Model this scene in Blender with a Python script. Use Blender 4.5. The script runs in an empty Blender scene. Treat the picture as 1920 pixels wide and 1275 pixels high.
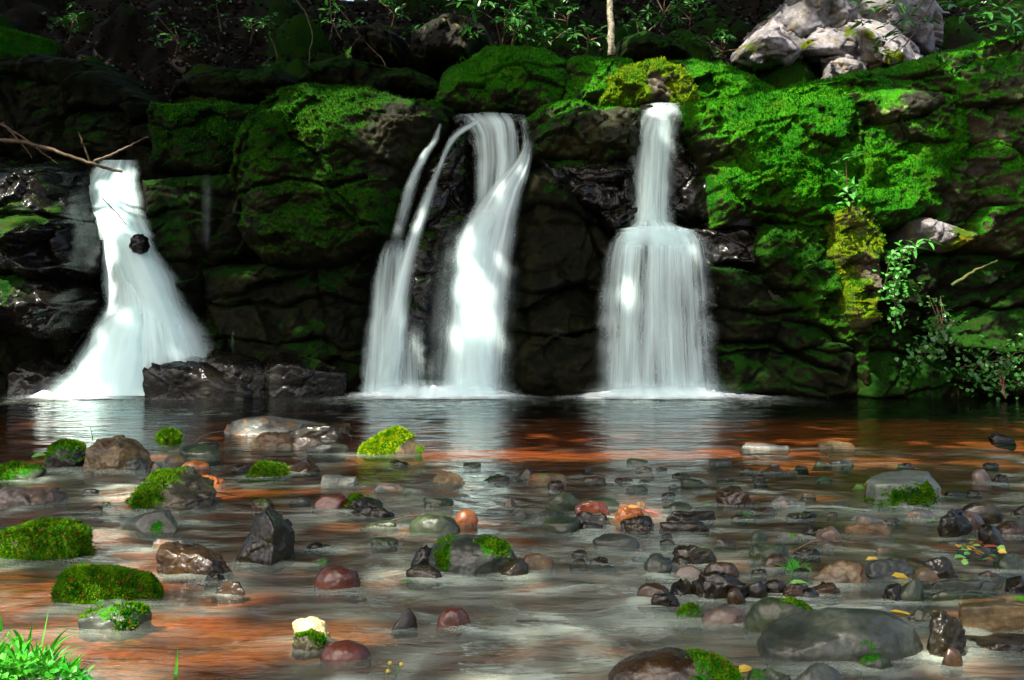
import bpy, bmesh, math, random
import numpy as np
from mathutils import Vector, Matrix

# ------------------------------------------------------------------ camera, sky, sun, exposure
S = bpy.context.scene
F = 1867.0          # focal length in photo pixels (1920 wide)
H = 0.9             # camera height above the water
YH = 560.0          # photo row of the horizon
cam_d = bpy.data.cameras.new("camera")
cam = bpy.data.objects.new("camera", cam_d)
S.collection.objects.link(cam)
cam_d.sensor_width = 36.0
cam_d.lens = F / 1920 * 36.0
cam_d.clip_start = 0.05
cam_d.clip_end = 500
cam_d.shift_y = (YH - 637.5) / 1920.0
cam.location = (0, 0, H)
cam.rotation_euler = (math.radians(90), 0, 0)
S.camera = cam

L = Vector((0.34, 0.50, -0.80)).normalized()       # the way sunlight travels
SUN_EL = math.asin(-L.z)
SUN_AZ = math.atan2(-L.x, -L.y)
w = bpy.data.worlds.new("World")
S.world = w
w.use_nodes = True
nt = w.node_tree
sky = nt.nodes.new("ShaderNodeTexSky")
sky.sky_type = 'NISHITA'
sky.sun_disc = False
sky.sun_elevation = SUN_EL
sky.sun_rotation = SUN_AZ
sky.dust_density = 7.0
sky.ozone_density = 0.6
nt.nodes["Background"].inputs[1].default_value = 0.145
nt.links.new(sky.outputs[0], nt.nodes["Background"].inputs[0])
sd = bpy.data.lights.new("sun", 'SUN')
sd.energy = 5.0
sd.angle = math.radians(0.5)
sd.color = (1.0, 0.95, 0.84)
so = bpy.data.objects.new("sun", sd)
S.collection.objects.link(so)
so.rotation_euler = L.to_track_quat('-Z', 'Y').to_euler()
so.location = (-4, -6, 20)
S.view_settings.view_transform = 'Standard'
S.view_settings.look = 'None'
S.view_settings.exposure = 1.7
S.view_settings.gamma = 1.0
S.cycles.transparent_max_bounces = 40
S.cycles.max_bounces = 8
S.cycles.use_denoising = True

# ------------------------------------------------------------------ helpers
rng = np.random.default_rng(7)
random.seed(7)
C = S.collection


def P(px, py, Y):
    return np.array([(px - 960.0) / F * Y, Y, H + (YH - py) / F * Y])


def Yw(py):                       # distance of the water surface seen in row py
    return F * H / (py - YH)


_perm = np.random.default_rng(3).permutation(256)
_perm = np.concatenate([_perm, _perm, _perm])
_g = np.random.default_rng(4).normal(size=(256, 3))
_g /= np.linalg.norm(_g, axis=1)[:, None]


def perlin(p):
    i = np.floor(p).astype(np.int64)
    f = p - i
    u = f * f * f * (f * (f * 6 - 15) + 10)
    i &= 255
    r = 0
    for dx in (0, 1):
        wx = u[:, 0] if dx else 1 - u[:, 0]
        for dy in (0, 1):
            wy = u[:, 1] if dy else 1 - u[:, 1]
            for dz in (0, 1):
                wz = u[:, 2] if dz else 1 - u[:, 2]
                h = _perm[_perm[_perm[i[:, 0] + dx] + i[:, 1] + dy] + i[:, 2] + dz]
                g = _g[h]
                r = r + wx * wy * wz * (g[:, 0] * (f[:, 0] - dx) + g[:, 1] * (f[:, 1] - dy) + g[:, 2] * (f[:, 2] - dz))
    return r * 1.5


def fbm(p, oct=4, lac=2.03, gain=0.5):
    a, r = 1.0, 0.0
    q = p.copy()
    for _ in range(oct):
        r = r + a * perlin(q)
        q = q * lac + 17.3
        a *= gain
    return r


def cells(p, seed=0):
    """nearest jittered cell: offset from its centre, distance gap to the 2nd, and three random numbers"""
    i = np.floor(p).astype(np.int64)
    n = len(p)
    best = np.full(n, 1e9)
    sec = np.full(n, 1e9)
    off = np.zeros((n, 3))
    rid = np.zeros((n, 3))
    R = np.random.default_rng(seed + 11).random((256, 6))
    for dx in (-1, 0, 1):
        for dy in (-1, 0, 1):
            for dz in (-1, 0, 1):
                c = i + np.array([dx, dy, dz])
                k = c & 255
                h = _perm[_perm[_perm[k[:, 0]] + k[:, 1]] + k[:, 2]]
                d = p - (c + R[h, :3])
                dd = np.sqrt((d * d).sum(1))
                near = dd < best
                sec = np.where(near, best, np.minimum(sec, dd))
                off[near] = d[near]
                rid[near] = R[h, 3:][near]
                best = np.where(near, dd, best)
    return off, sec - best, rid


def sm(a, b, x):
    t = np.clip((x - a) / (b - a), 0, 1)
    return t * t * (3 - 2 * t)


def make_mesh(name, v, f, attrs=None, uv=None, smooth=True):
    v = np.asarray(v, dtype=np.float32)
    f = np.asarray(f, dtype=np.int32)
    me = bpy.data.meshes.new(name)
    me.vertices.add(len(v))
    me.vertices.foreach_set("co", v.ravel())
    k = f.shape[1]
    me.loops.add(f.size)
    me.polygons.add(len(f))
    me.polygons.foreach_set("loop_start", np.arange(0, f.size, k, dtype=np.int32))
    me.loops.foreach_set("vertex_index", f.ravel())
    me.update(calc_edges=True)
    me.polygons.foreach_set("use_smooth", np.full(len(f), smooth))
    for an, av in (attrs or {}).items():
        a = me.attributes.new(an, 'FLOAT', 'POINT')
        a.data.foreach_set("value", np.asarray(av, dtype=np.float32))
    if uv is not None:
        l = me.uv_layers.new(name="UVMap")
        l.data.foreach_set("uv", np.asarray(uv, dtype=np.float32)[f.ravel()].ravel())
    me.validate()
    return me


def link(name, me, mat, parent=None, loc=None):
    if loc is not None and me is not None:
        co = np.empty(len(me.vertices) * 3, dtype=np.float32)
        me.vertices.foreach_get("co", co)
        co = co.reshape(-1, 3) - np.asarray(loc, dtype=np.float32)
        me.vertices.foreach_set("co", co.ravel())
        me.update()
    o = bpy.data.objects.new(name, me)
    C.objects.link(o)
    if loc is not None:
        o.location = loc
    if parent is not None:
        o.parent = parent
        if loc is None:
            o.matrix_parent_inverse = Matrix.Translation(-parent.location)
    if mat is not None and me is not None:
        me.materials.append(mat)
    return o


def tag(o, label=None, cat=None, group=None, kind=None):
    if label: o["label"] = label
    if cat: o["category"] = cat
    if group: o["group"] = group
    if kind: o["kind"] = kind
    return o


def thing(name, loc, label, cat, group=None):
    o = bpy.data.objects.new(name, None)
    C.objects.link(o)
    o.location = loc
    o.empty_display_size = 0.1
    return tag(o, label, cat, group)


def grid_faces(nr, nc):
    i = np.arange(nr * nc).reshape(nr, nc)
    return np.stack([i[:-1, :-1].ravel(), i[:-1, 1:].ravel(), i[1:, 1:].ravel(), i[1:, :-1].ravel()], 1)


# ------------------------------------------------------------------ materials
class NT:
    def __init__(s, name):
        s.m = bpy.data.materials.new(name)
        s.m.use_nodes = True
        s.t = s.m.node_tree
        s.t.nodes.clear()
        s.out = s.t.nodes.new("ShaderNodeOutputMaterial")

    def n(s, typ, ins=None, **kw):
        nd = s.t.nodes.new("ShaderNode" + typ)
        for k, v in kw.items(): setattr(nd, k, v)
        for k, v in (ins or {}).items():
            if hasattr(v, "bl_idname") or isinstance(v, bpy.types.NodeSocket):
                s.t.links.new(v, nd.inputs[k])
            else:
                nd.inputs[k].default_value = v
        return nd

    def noise(s, vec, scale, detail=4, rough=0.55, dist=0.0):
        return s.n("TexNoise", {"Vector": vec, "Scale": scale, "Detail": detail, "Roughness": rough, "Distortion": dist}).outputs["Fac"]

    def math(s, op, a, b=None, c=None, clamp=False):
        nd = s.t.nodes.new("ShaderNodeMath")
        nd.operation = op
        nd.use_clamp = clamp
        for i, v in enumerate((a, b, c)):
            if v is None: continue
            if isinstance(v, bpy.types.NodeSocket): s.t.links.new(v, nd.inputs[i])
            else: nd.inputs[i].default_value = v
        return nd.outputs[0]

    def ramp(s, x, a, b, lo=0.0, hi=1.0):
        nd = s.n("MapRange", {"Value": x, "From Min": a, "From Max": b, "To Min": lo, "To Max": hi}, interpolation_type='SMOOTHSTEP')
        return nd.outputs[0]

    def mix(s, fac, a, b, blend='MIX'):
        nd = s.t.nodes.new("ShaderNodeMix")
        nd.data_type = 'RGBA'
        nd.blend_type = blend
        for i, v in ((0, fac), (6, a), (7, b)):
            if isinstance(v, bpy.types.NodeSocket): s.t.links.new(v, nd.inputs[i])
            elif i == 0: nd.inputs[0].default_value = v
            else: nd.inputs[i].default_value = (*v, 1) if len(v) == 3 else v
        return nd.outputs[2]

    def attr(s, name):
        return s.n("Attribute", attribute_name=name).outputs["Fac"]

    def pos(s):
        return s.n("NewGeometry").outputs["Position"]

    def done(s, sh):
        s.t.links.new(sh, s.out.inputs[0])
        return s.m


def rock_mat(name, ca, cb, rough=0.4, mossa=(0.006, 0.055, 0.001), mossb=(0.05, 0.13, 0.002), lichen=None, sc=1.0, bump=0.5, spec=0.5, stain=None):
    t = NT(name)
    p = t.pos()
    n1 = t.noise(p, 3.5 * sc, 8, 0.62, 0.4)
    n2 = t.noise(p, 28 * sc, 6, 0.7)
    n3 = t.noise(p, 90 * sc, 3, 0.6)
    col = t.mix(t.ramp(n1, 0.36, 0.64), ca, cb)
    col = t.mix(t.ramp(n2, 0.35, 0.7, 0.0, 0.55), col, tuple(c * 0.4 for c in ca))
    col = t.mix(t.ramp(n3, 0.58, 0.75, 0.0, 0.35), col, tuple(min(1, c * 2.0 + 0.01) for c in cb))
    if stain:
        ns = t.noise(p, 6 * sc, 5, 0.6, 0.8)
        col = t.mix(t.ramp(ns, 0.52, 0.66, 0.0, 0.8), col, stain)
    if lichen:
        nl = t.noise(t.n("VectorMath", {0: p, 1: (1, 1, 0.6)}, operation='MULTIPLY').outputs[0], 9 * sc, 3, 0.5, 0.3)
        nm = t.noise(p, 1.3 * sc, 2)
        lf = t.math('MULTIPLY', t.ramp(nl, 0.60, 0.64), t.ramp(nm, 0.48, 0.56))
        col = t.mix(lf, col, lichen)
    ma = t.attr("moss")
    nm1 = t.noise(p, 7 * sc, 6, 0.65)
    nm2 = t.noise(p, 40 * sc, 5, 0.7)
    mm = t.math('ADD', ma, t.math('MULTIPLY', t.math('SUBTRACT', nm1, 0.5), 1.5))
    mm = t.math('ADD', mm, t.math('MULTIPLY', t.math('SUBTRACT', nm2, 0.5), 0.9))
    mf = t.ramp(mm, 0.42, 0.62)
    nb = t.noise(p, 2.2 * sc, 5, 0.6)
    mc = t.mix(t.ramp(t.math('ADD', t.math('MULTIPLY', nb, 0.5), t.math('MULTIPLY', nm2, 0.5)), 0.40, 0.62), mossa, mossb)
    nw = t.noise(p, 130 * sc, 2, 0.6)
    mc = t.mix(t.ramp(t.noise(p, 5.5 * sc, 6, 0.7, 0.5), 0.50, 0.66, 0.0, 0.62), mc, (mossb[0] * 1.3 + 0.01, mossb[1] * 0.55, 0.004))
    mc = t.mix(t.ramp(nw, 0.38, 0.62, 0.55, 0.0), mc, tuple(c * 0.25 for c in mossa))
    col = t.mix(mf, col, mc)
    ro = t.math('ADD', t.math('MULTIPLY', n2, 0.35), rough - 0.17, clamp=True)
    ro = t.n("Mix", {0: mf, 2: ro, 3: 0.95}).outputs[0]
    hgt = t.math('ADD', t.math('MULTIPLY', n2, 0.6), t.math('MULTIPLY', n3, 0.3))
    mh = t.math('ADD', t.math('MULTIPLY', nm2, 1.3), t.math('MULTIPLY', nw, 0.8))
    hh = t.n("Mix", {0: mf, 2: hgt, 3: mh}).outputs[0]
    bp = t.n("Bump", {"Strength": bump, "Distance": 0.02 / sc, "Height": hh})
    sp = t.n("Mix", {0: mf, 2: spec, 3: 0.08}).outputs[0]
    b = t.n("BsdfPrincipled", {"Base Color": col, "Roughness": ro, "Normal": bp.outputs[0], "Specular IOR Level": sp})
    return t.done(b.outputs[0])


def simple_mat(name, ca, cb, rough=0.6, scale=20, transl=0.0, spec=0.4, cc=None):
    t = NT(name)
    p = t.pos()
    n = t.noise(p, scale, 3, 0.6)
    col = t.mix(t.ramp(n, 0.35, 0.65), ca, cb)
    if cc:
        col = t.mix(t.ramp(t.noise(p, scale * 2.3, 2), 0.56, 0.64), col, cc)
    b = t.n("BsdfPrincipled", {"Base Color": col, "Roughness": rough, "Specular IOR Level": spec}).outputs[0]
    if transl:
        tr = t.n("BsdfTranslucent", {"Color": col}).outputs[0]
        b = t.n("MixShader", {0: transl, 1: b, 2: tr}).outputs[0]
    return t.done(b)


def fall_mat(name, seed, su, contrast, tint=(0.80, 0.98, 0.97)):
    t = NT(name)
    uv = t.n("UVMap").outputs[0]
    v1 = t.n("VectorMath", {0: uv, 1: (su, 0.55, 0)}, operation='MULTIPLY').outputs[0]
    v1 = t.n("VectorMath", {0: v1, 1: (seed * 3.7, seed * 1.3, seed)}, operation='ADD').outputs[0]
    v2 = t.n("VectorMath", {0: uv, 1: (su * 0.28, 0.9, 0)}, operation='MULTIPLY').outputs[0]
    v2 = t.n("VectorMath", {0: v2, 1: (seed * 7.1, seed * 2.9, seed)}, operation='ADD').outputs[0]
    n1 = t.noise(v1, 1.0, 5, 0.65, 0.15)
    n2 = t.noise(v2, 1.0, 3, 0.5, 0.3)
    d = t.attr("dens")
    st = t.math('ADD', t.math('MULTIPLY', t.math('SUBTRACT', n1, 0.5), 2.2 * contrast), t.math('MULTIPLY', t.math('SUBTRACT', n2, 0.5), 2.6 * contrast))
    a = t.math('MULTIPLY', d, t.math('ADD', 1.0, t.math('MULTIPLY', st, 1.0)), clamp=True)
    a = t.math('POWER', a, 0.9, clamp=True)
    df = t.n("BsdfDiffuse", {"Color": (*tint, 1)}).outputs[0]
    tl = t.n("BsdfTranslucent", {"Color": (*tint, 1)}).outputs[0]
    bs = t.n("MixShader", {0: 0.35, 1: df, 2: tl}).outputs[0]
    tp = t.n("BsdfTransparent").outputs[0]
    return t.done(t.n("MixShader", {0: a, 1: tp, 2: bs}).outputs[0])


def foam_mat(name, k):
    t = NT(name)
    p = t.pos()
    v = t.n("VectorMath", {0: p, 1: k}, operation='MULTIPLY').outputs[0]
    n1 = t.noise(v, 1.0, 5, 0.6, 0.3)
    d = t.attr("dens")
    a = t.math('MULTIPLY', d, t.ramp(n1, 0.2, 0.62, 0.55, 1.3), clamp=True)
    df = t.n("BsdfDiffuse", {"Color": (0.86, 0.92, 0.92, 1)}).outputs[0]
    tp = t.n("BsdfTransparent").outputs[0]
    return t.done(t.n("MixShader", {0: a, 1: tp, 2: df}).outputs[0])


def water_mat():
    t = NT("stream_water")
    p = t.pos()
    v = t.n("VectorMath", {0: p, 1: (2.2, 6.0, 1)}, operation='MULTIPLY').outputs[0]
    n1 = t.noise(v, 1.4, 3, 0.5, 0.6)
    n2 = t.noise(v, 5.0, 3, 0.5, 0.4)
    hh = t.math('ADD', n1, t.math('MULTIPLY', n2, 0.22))
    bp = t.n("Bump", {"Strength": 0.6, "Distance": 0.04, "Height": hh}).outputs[0]
    fr = t.n("Fresnel", {"IOR": 1.40, "Normal": bp}).outputs[0]
    gl = t.n("BsdfGlossy", {"Color": (0.95, 1, 0.98, 1), "Roughness": 0.08, "Normal": bp}).outputs[0]
    tp = t.n("BsdfTransparent", {"Color": (0.80, 0.61, 0.40, 1)}).outputs[0]
    milk_sheen = t.n("BsdfDiffuse", {"Color": (0.56, 0.65, 0.53, 1), "Normal": bp}).outputs[0]  # colours the aerated water and the painted pale reflections alike
    f = t.attr("foam")
    body = t.n("MixShader", {0: f, 1: tp, 2: milk_sheen}).outputs[0]
    return t.done(t.n("MixShader", {0: fr, 1: body, 2: gl}).outputs[0])


def bed_mat():
    t = NT("stream_bed")
    p = t.pos()
    pw = t.n("VectorMath", {0: p, 1: (0.8, 1.5, 1.0)}, operation='MULTIPLY').outputs[0]
    vo = t.n("TexVoronoi", {"Vector": pw, "Scale": 9.0})
    h = t.n("SeparateColor", {0: vo.outputs["Color"]}).outputs[0]
    cr = t.n("ValToRGB", {0: h})
    e = cr.color_ramp.elements
    cols = [(0.0, (0.07, 0.036, 0.012)), (0.25, (0.20, 0.085, 0.024)), (0.5, (0.25, 0.085, 0.036)), (0.72, (0.15, 0.11, 0.035)), (1.0, (0.38, 0.17, 0.085))]
    while len(e) < len(cols): e.new(0.5)
    for k, (x, c) in enumerate(cols):
        e[k].position = x
        e[k].color = (*c, 1)
    n = t.noise(p, 2.0, 5, 0.6)
    col = t.mix(t.ramp(n, 0.35, 0.65), cr.outputs[0], (0.20, 0.085, 0.024))
    n2 = t.noise(p, 40, 4)
    col = t.mix(t.ramp(n2, 0.4, 0.7, 0, 0.5), col, (0.04, 0.02, 0.008))
    sx_ = t.n("SeparateXYZ", {0: p})
    yy = sx_.outputs[1]
    xx = sx_.outputs[0]
    silt = t.mix(t.ramp(t.noise(pw, 4.0, 5, 0.6), 0.35, 0.65), (0.11, 0.062, 0.022), (0.21, 0.115, 0.045))
    edge = t.math('ADD', xx, t.math('MULTIPLY', t.noise(pw, 1.6, 4, 0.6), 1.6))
    rust = t.math('MULTIPLY', t.ramp(edge, 0.45, -0.25, 0.0, 1.0), t.ramp(yy, 5.4, 4.6, 0.35, 1.0))
    col = t.mix(rust, silt, col)
    bright_bed = t.mix(t.ramp(t.noise(pw, 3.0, 5, 0.6), 0.35, 0.65), (0.33, 0.115, 0.066), (0.17, 0.095, 0.038))  # pool bed coloured brighter and redder, making up for weak sunlight there
    col = t.mix(t.ramp(yy, 5.6, 6.6, 0.0, 0.85), col, bright_bed)
    b = t.n("BsdfPrincipled", {"Base Color": col, "Roughness": 0.6})
    return t.done(b.outputs[0])


GREEN_A, GREEN_B = (0.004, 0.075, 0.001), (0.036, 0.185, 0.002)
M = {}
M['cliff'] = rock_mat("shaded_wet_cliff", (0.002, 0.0026, 0.001), (0.007, 0.007, 0.002), 0.75, (0.002, 0.018, 0.001), (0.010, 0.045, 0.001), spec=0.06)  # wet rock darkened further, with the cliff's shade put into its colour
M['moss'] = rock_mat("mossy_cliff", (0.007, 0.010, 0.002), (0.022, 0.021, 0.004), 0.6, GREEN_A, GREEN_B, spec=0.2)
M['mossmid'] = rock_mat("shaded_moss_cliff", (0.004, 0.006, 0.0015), (0.016, 0.015, 0.004), 0.6, (0.003, 0.034, 0.001), (0.022, 0.095, 0.0015), spec=0.12)  # darker copy of the mossy cliff, shade put into the colours
M['mossdark'] = rock_mat("dark_mossy_cliff", (0.002, 0.003, 0.001), (0.008, 0.008, 0.002), 0.72, (0.0015, 0.018, 0.0008), (0.009, 0.046, 0.001), spec=0.07)  # shadow of the lower wall put into both rock and moss colours
M['mosslit'] = rock_mat("sunlit_mossy_rock", (0.02, 0.015, 0.006), (0.06, 0.045, 0.015), 0.6, (0.012, 0.085, 0.001), (0.15, 0.21, 0.003))  # warm sunlight on green moss, put into the colour as yellow
M['wet'] = rock_mat("black_wet_rock", (0.0025, 0.0025, 0.002), (0.009, 0.008, 0.006), 0.25, (0.003, 0.026, 0.001), (0.02, 0.07, 0.002), spec=0.24, bump=0.12)
M['lichen'] = rock_mat("lichened_rock", (0.010, 0.010, 0.004), (0.036, 0.030, 0.011), 0.65, GREEN_A, GREEN_B, lichen=(0.12, 0.20, 0.04), spec=0.2)
M['lichdim'] = rock_mat("yellow_lichened_rock", (0.004, 0.004, 0.002), (0.014, 0.012, 0.004), 0.65, (0.003, 0.03, 0.001), (0.02, 0.07, 0.002), lichen=(0.10, 0.11, 0.02), spec=0.2)
M['pale'] = rock_mat("pale_rock", (0.05, 0.046, 0.048), (0.24, 0.22, 0.23), 0.6, (0.04, 0.09, 0.003), (0.16, 0.18, 0.006), bump=0.8, stain=(0.13, 0.10, 0.035))
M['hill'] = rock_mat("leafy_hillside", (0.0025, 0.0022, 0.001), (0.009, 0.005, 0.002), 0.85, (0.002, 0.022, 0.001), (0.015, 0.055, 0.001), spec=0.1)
SM = dict(sc=2.2, bump=0.3)
M['s_dark'] = rock_mat("wet_dark_stone", (0.0042, 0.0036, 0.0015), (0.0144, 0.0108, 0.0042), 0.19, GREEN_A, GREEN_B, spec=0.3, **SM)
M['s_brown'] = rock_mat("wet_brown_stone", (0.013, 0.0065, 0.002), (0.0403, 0.0208, 0.0065), 0.2, GREEN_A, GREEN_B, spec=0.35, **SM)
M['s_grey'] = rock_mat("grey_stone", (0.0143, 0.0182, 0.013), (0.0442, 0.0507, 0.0377), 0.34, GREEN_A, GREEN_B, spec=0.35, **SM)
M['s_greyl'] = rock_mat("light_grey_stone", (0.048, 0.0576, 0.0464), (0.12, 0.132, 0.108), 0.45, GREEN_A, GREEN_B, **SM)
M['s_green'] = rock_mat("greenish_stone", (0.0104, 0.0169, 0.0065), (0.0325, 0.0455, 0.0182), 0.34, GREEN_A, GREEN_B, spec=0.35, **SM)
M['s_red'] = rock_mat("red_brown_stone", (0.035, 0.0084, 0.0042), (0.091, 0.0238, 0.0112), 0.2, GREEN_A, GREEN_B, spec=0.4, **SM)
M['s_pink'] = rock_mat("pinkish_stone", (0.0455, 0.0315, 0.0224), (0.119, 0.0805, 0.056), 0.35, GREEN_A, GREEN_B, **SM)
M['s_tan'] = rock_mat("tan_stone", (0.042, 0.0294, 0.0126), (0.126, 0.0875, 0.0385), 0.38, GREEN_A, GREEN_B, spec=0.35, stain=(0.09, 0.03, 0.006), **SM)
M['s_orange'] = rock_mat("orange_stone", (0.15, 0.040, 0.007), (0.36, 0.115, 0.02), 0.3, GREEN_A, GREEN_B, **SM)
M['s_white'] = rock_mat("cream_stone", (0.25, 0.20, 0.09), (0.44, 0.38, 0.20), 0.5, GREEN_A, GREEN_B, **SM)
M['s_slab'] = rock_mat("mottled_grey_slab", (0.0488, 0.0525, 0.045), (0.1425, 0.1425, 0.1237), 0.36, GREEN_A, GREEN_B, stain=(0.20, 0.085, 0.012), **SM)
M['s_moss'] = rock_mat("moss_stone", (0.015, 0.013, 0.006), (0.05, 0.04, 0.018), 0.5, (0.006, 0.06, 0.001), (0.07, 0.17, 0.002), **SM)
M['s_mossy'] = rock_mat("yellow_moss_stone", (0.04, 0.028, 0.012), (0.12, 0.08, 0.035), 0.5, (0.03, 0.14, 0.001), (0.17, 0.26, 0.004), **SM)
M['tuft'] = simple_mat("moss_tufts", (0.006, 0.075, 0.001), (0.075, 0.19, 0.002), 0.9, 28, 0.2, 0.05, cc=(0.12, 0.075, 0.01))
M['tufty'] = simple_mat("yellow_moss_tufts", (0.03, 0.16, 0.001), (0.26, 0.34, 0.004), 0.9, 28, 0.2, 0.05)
M['tuftk'] = simple_mat("shaded_moss_tufts", (0.003, 0.035, 0.001), (0.022, 0.095, 0.0015), 0.9, 7, 0.2, 0.05)  # darkened tufts to match, shade painted into the green
M['tuftm'] = simple_mat("sunlit_moss_tufts", (0.008, 0.10, 0.001), (0.16, 0.23, 0.004), 0.9, 10, 0.2, 0.05)  # green tufts with sunlit yellow painted in
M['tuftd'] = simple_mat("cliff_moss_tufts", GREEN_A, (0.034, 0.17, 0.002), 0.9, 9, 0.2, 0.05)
M['leaf'] = simple_mat("glossy_leaf", (0.012, 0.085, 0.010), (0.05, 0.17, 0.025), 0.32, 9, 0.25, 0.5)
M['leafb'] = simple_mat("bright_leaf", (0.03, 0.20, 0.02), (0.09, 0.30, 0.05), 0.4, 14, 0.35)
M['grass'] = simple_mat("grass_blade", (0.015, 0.24, 0.008), (0.07, 0.36, 0.015), 0.5, 20, 0.35)
M['fallen'] = simple_mat("fallen_green_leaf", (0.08, 0.28, 0.05), (0.22, 0.42, 0.10), 0.4, 30, 0.2)
M['yellow'] = simple_mat("fallen_yellow_leaf", (0.45, 0.28, 0.02), (0.55, 0.42, 0.05), 0.5, 30, 0.2)
M['rust'] = simple_mat("rust_leaf", (0.22, 0.05, 0.012), (0.34, 0.11, 0.02), 0.6, 30, 0.2)
M['litter'] = simple_mat("leaf_litter", (0.005, 0.002, 0.001), (0.026, 0.008, 0.003), 0.45, 6, 0.1, 0.5)
M['twig'] = simple_mat("twig_bark", (0.035, 0.018, 0.010), (0.10, 0.055, 0.028), 0.6, 30)
M['branch'] = simple_mat("branch_bark", (0.035, 0.022, 0.009), (0.09, 0.058, 0.026), 0.5, 14)
M['rootm'] = simple_mat("mossy_root", (0.02, 0.05, 0.003), (0.08, 0.07, 0.015), 0.8, 20)
M['redtwig'] = simple_mat("red_twig", (0.16, 0.03, 0.03), (0.28, 0.07, 0.06), 0.5, 30)
M['birch'] = simple_mat("birch_bark", (0.10, 0.085, 0.05), (0.30, 0.27, 0.19), 0.7, 18, cc=(0.04, 0.03, 0.02))
M['canopy'] = simple_mat("canopy_leaf", (0.03, 0.08, 0.012), (0.05, 0.12, 0.02), 0.5, 3, 0.35)
M['farleaf'] = simple_mat("sunlit_leaf", (0.05, 0.14, 0.015), (0.12, 0.24, 0.03), 0.5, 1.5, 0.4)
M['water'] = water_mat()
M['bed'] = bed_mat()
M['earth'] = rock_mat("bank_earth", (0.03, 0.018, 0.010), (0.06, 0.036, 0.018), 0.8, GREEN_A, GREEN_B, sc=2)
M['foam'] = foam_mat("white_foam", (5, 14, 5))
M['fallA'] = fall_mat("falling_water", 1.0, 17, 1.0)
M['fallB'] = fall_mat("streaked_water", 2.3, 26, 1.35)
M['fallC'] = fall_mat("soft_water", 3.9, 8, 0.45)
M['fallD'] = fall_mat("thin_streaks", 5.2, 36, 1.2)


# ------------------------------------------------------------------ rock faces of the cliff
def seg_sd(x, z, poly):
    d = np.full(x.shape, 1e9)
    ins = np.zeros(x.shape, bool)
    n = len(poly)
    for k in range(n):
        ax, az = poly[k]
        bx, bz = poly[(k + 1) % n]
        ex, ez = bx - ax, bz - az
        t = np.clip(((x - ax) * ex + (z - az) * ez) / (ex * ex + ez * ez + 1e-12), 0, 1)
        d = np.minimum(d, np.hypot(x - ax - t * ex, z - az - t * ez))
        c = ((az > z) != (bz > z)) & (x < ex * (z - az) / (ez + 1e-12 * (1 if ez >= 0 else -1)) + ax)
        ins ^= c
    return np.where(ins, d, -d)


def line_d(x, z, pts):
    d = np.full(x.shape, 1e9)
    for (ax, az), (bx, bz) in zip(pts[:-1], pts[1:]):
        ex, ez = bx - ax, bz - az
        t = np.clip(((x - ax) * ex + (z - az) * ez) / (ex * ex + ez * ez + 1e-12), 0, 1)
        d = np.minimum(d, np.hypot(x - ax - t * ex, z - az - t * ez))
    return d


TUFT_SPOTS = []


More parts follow.
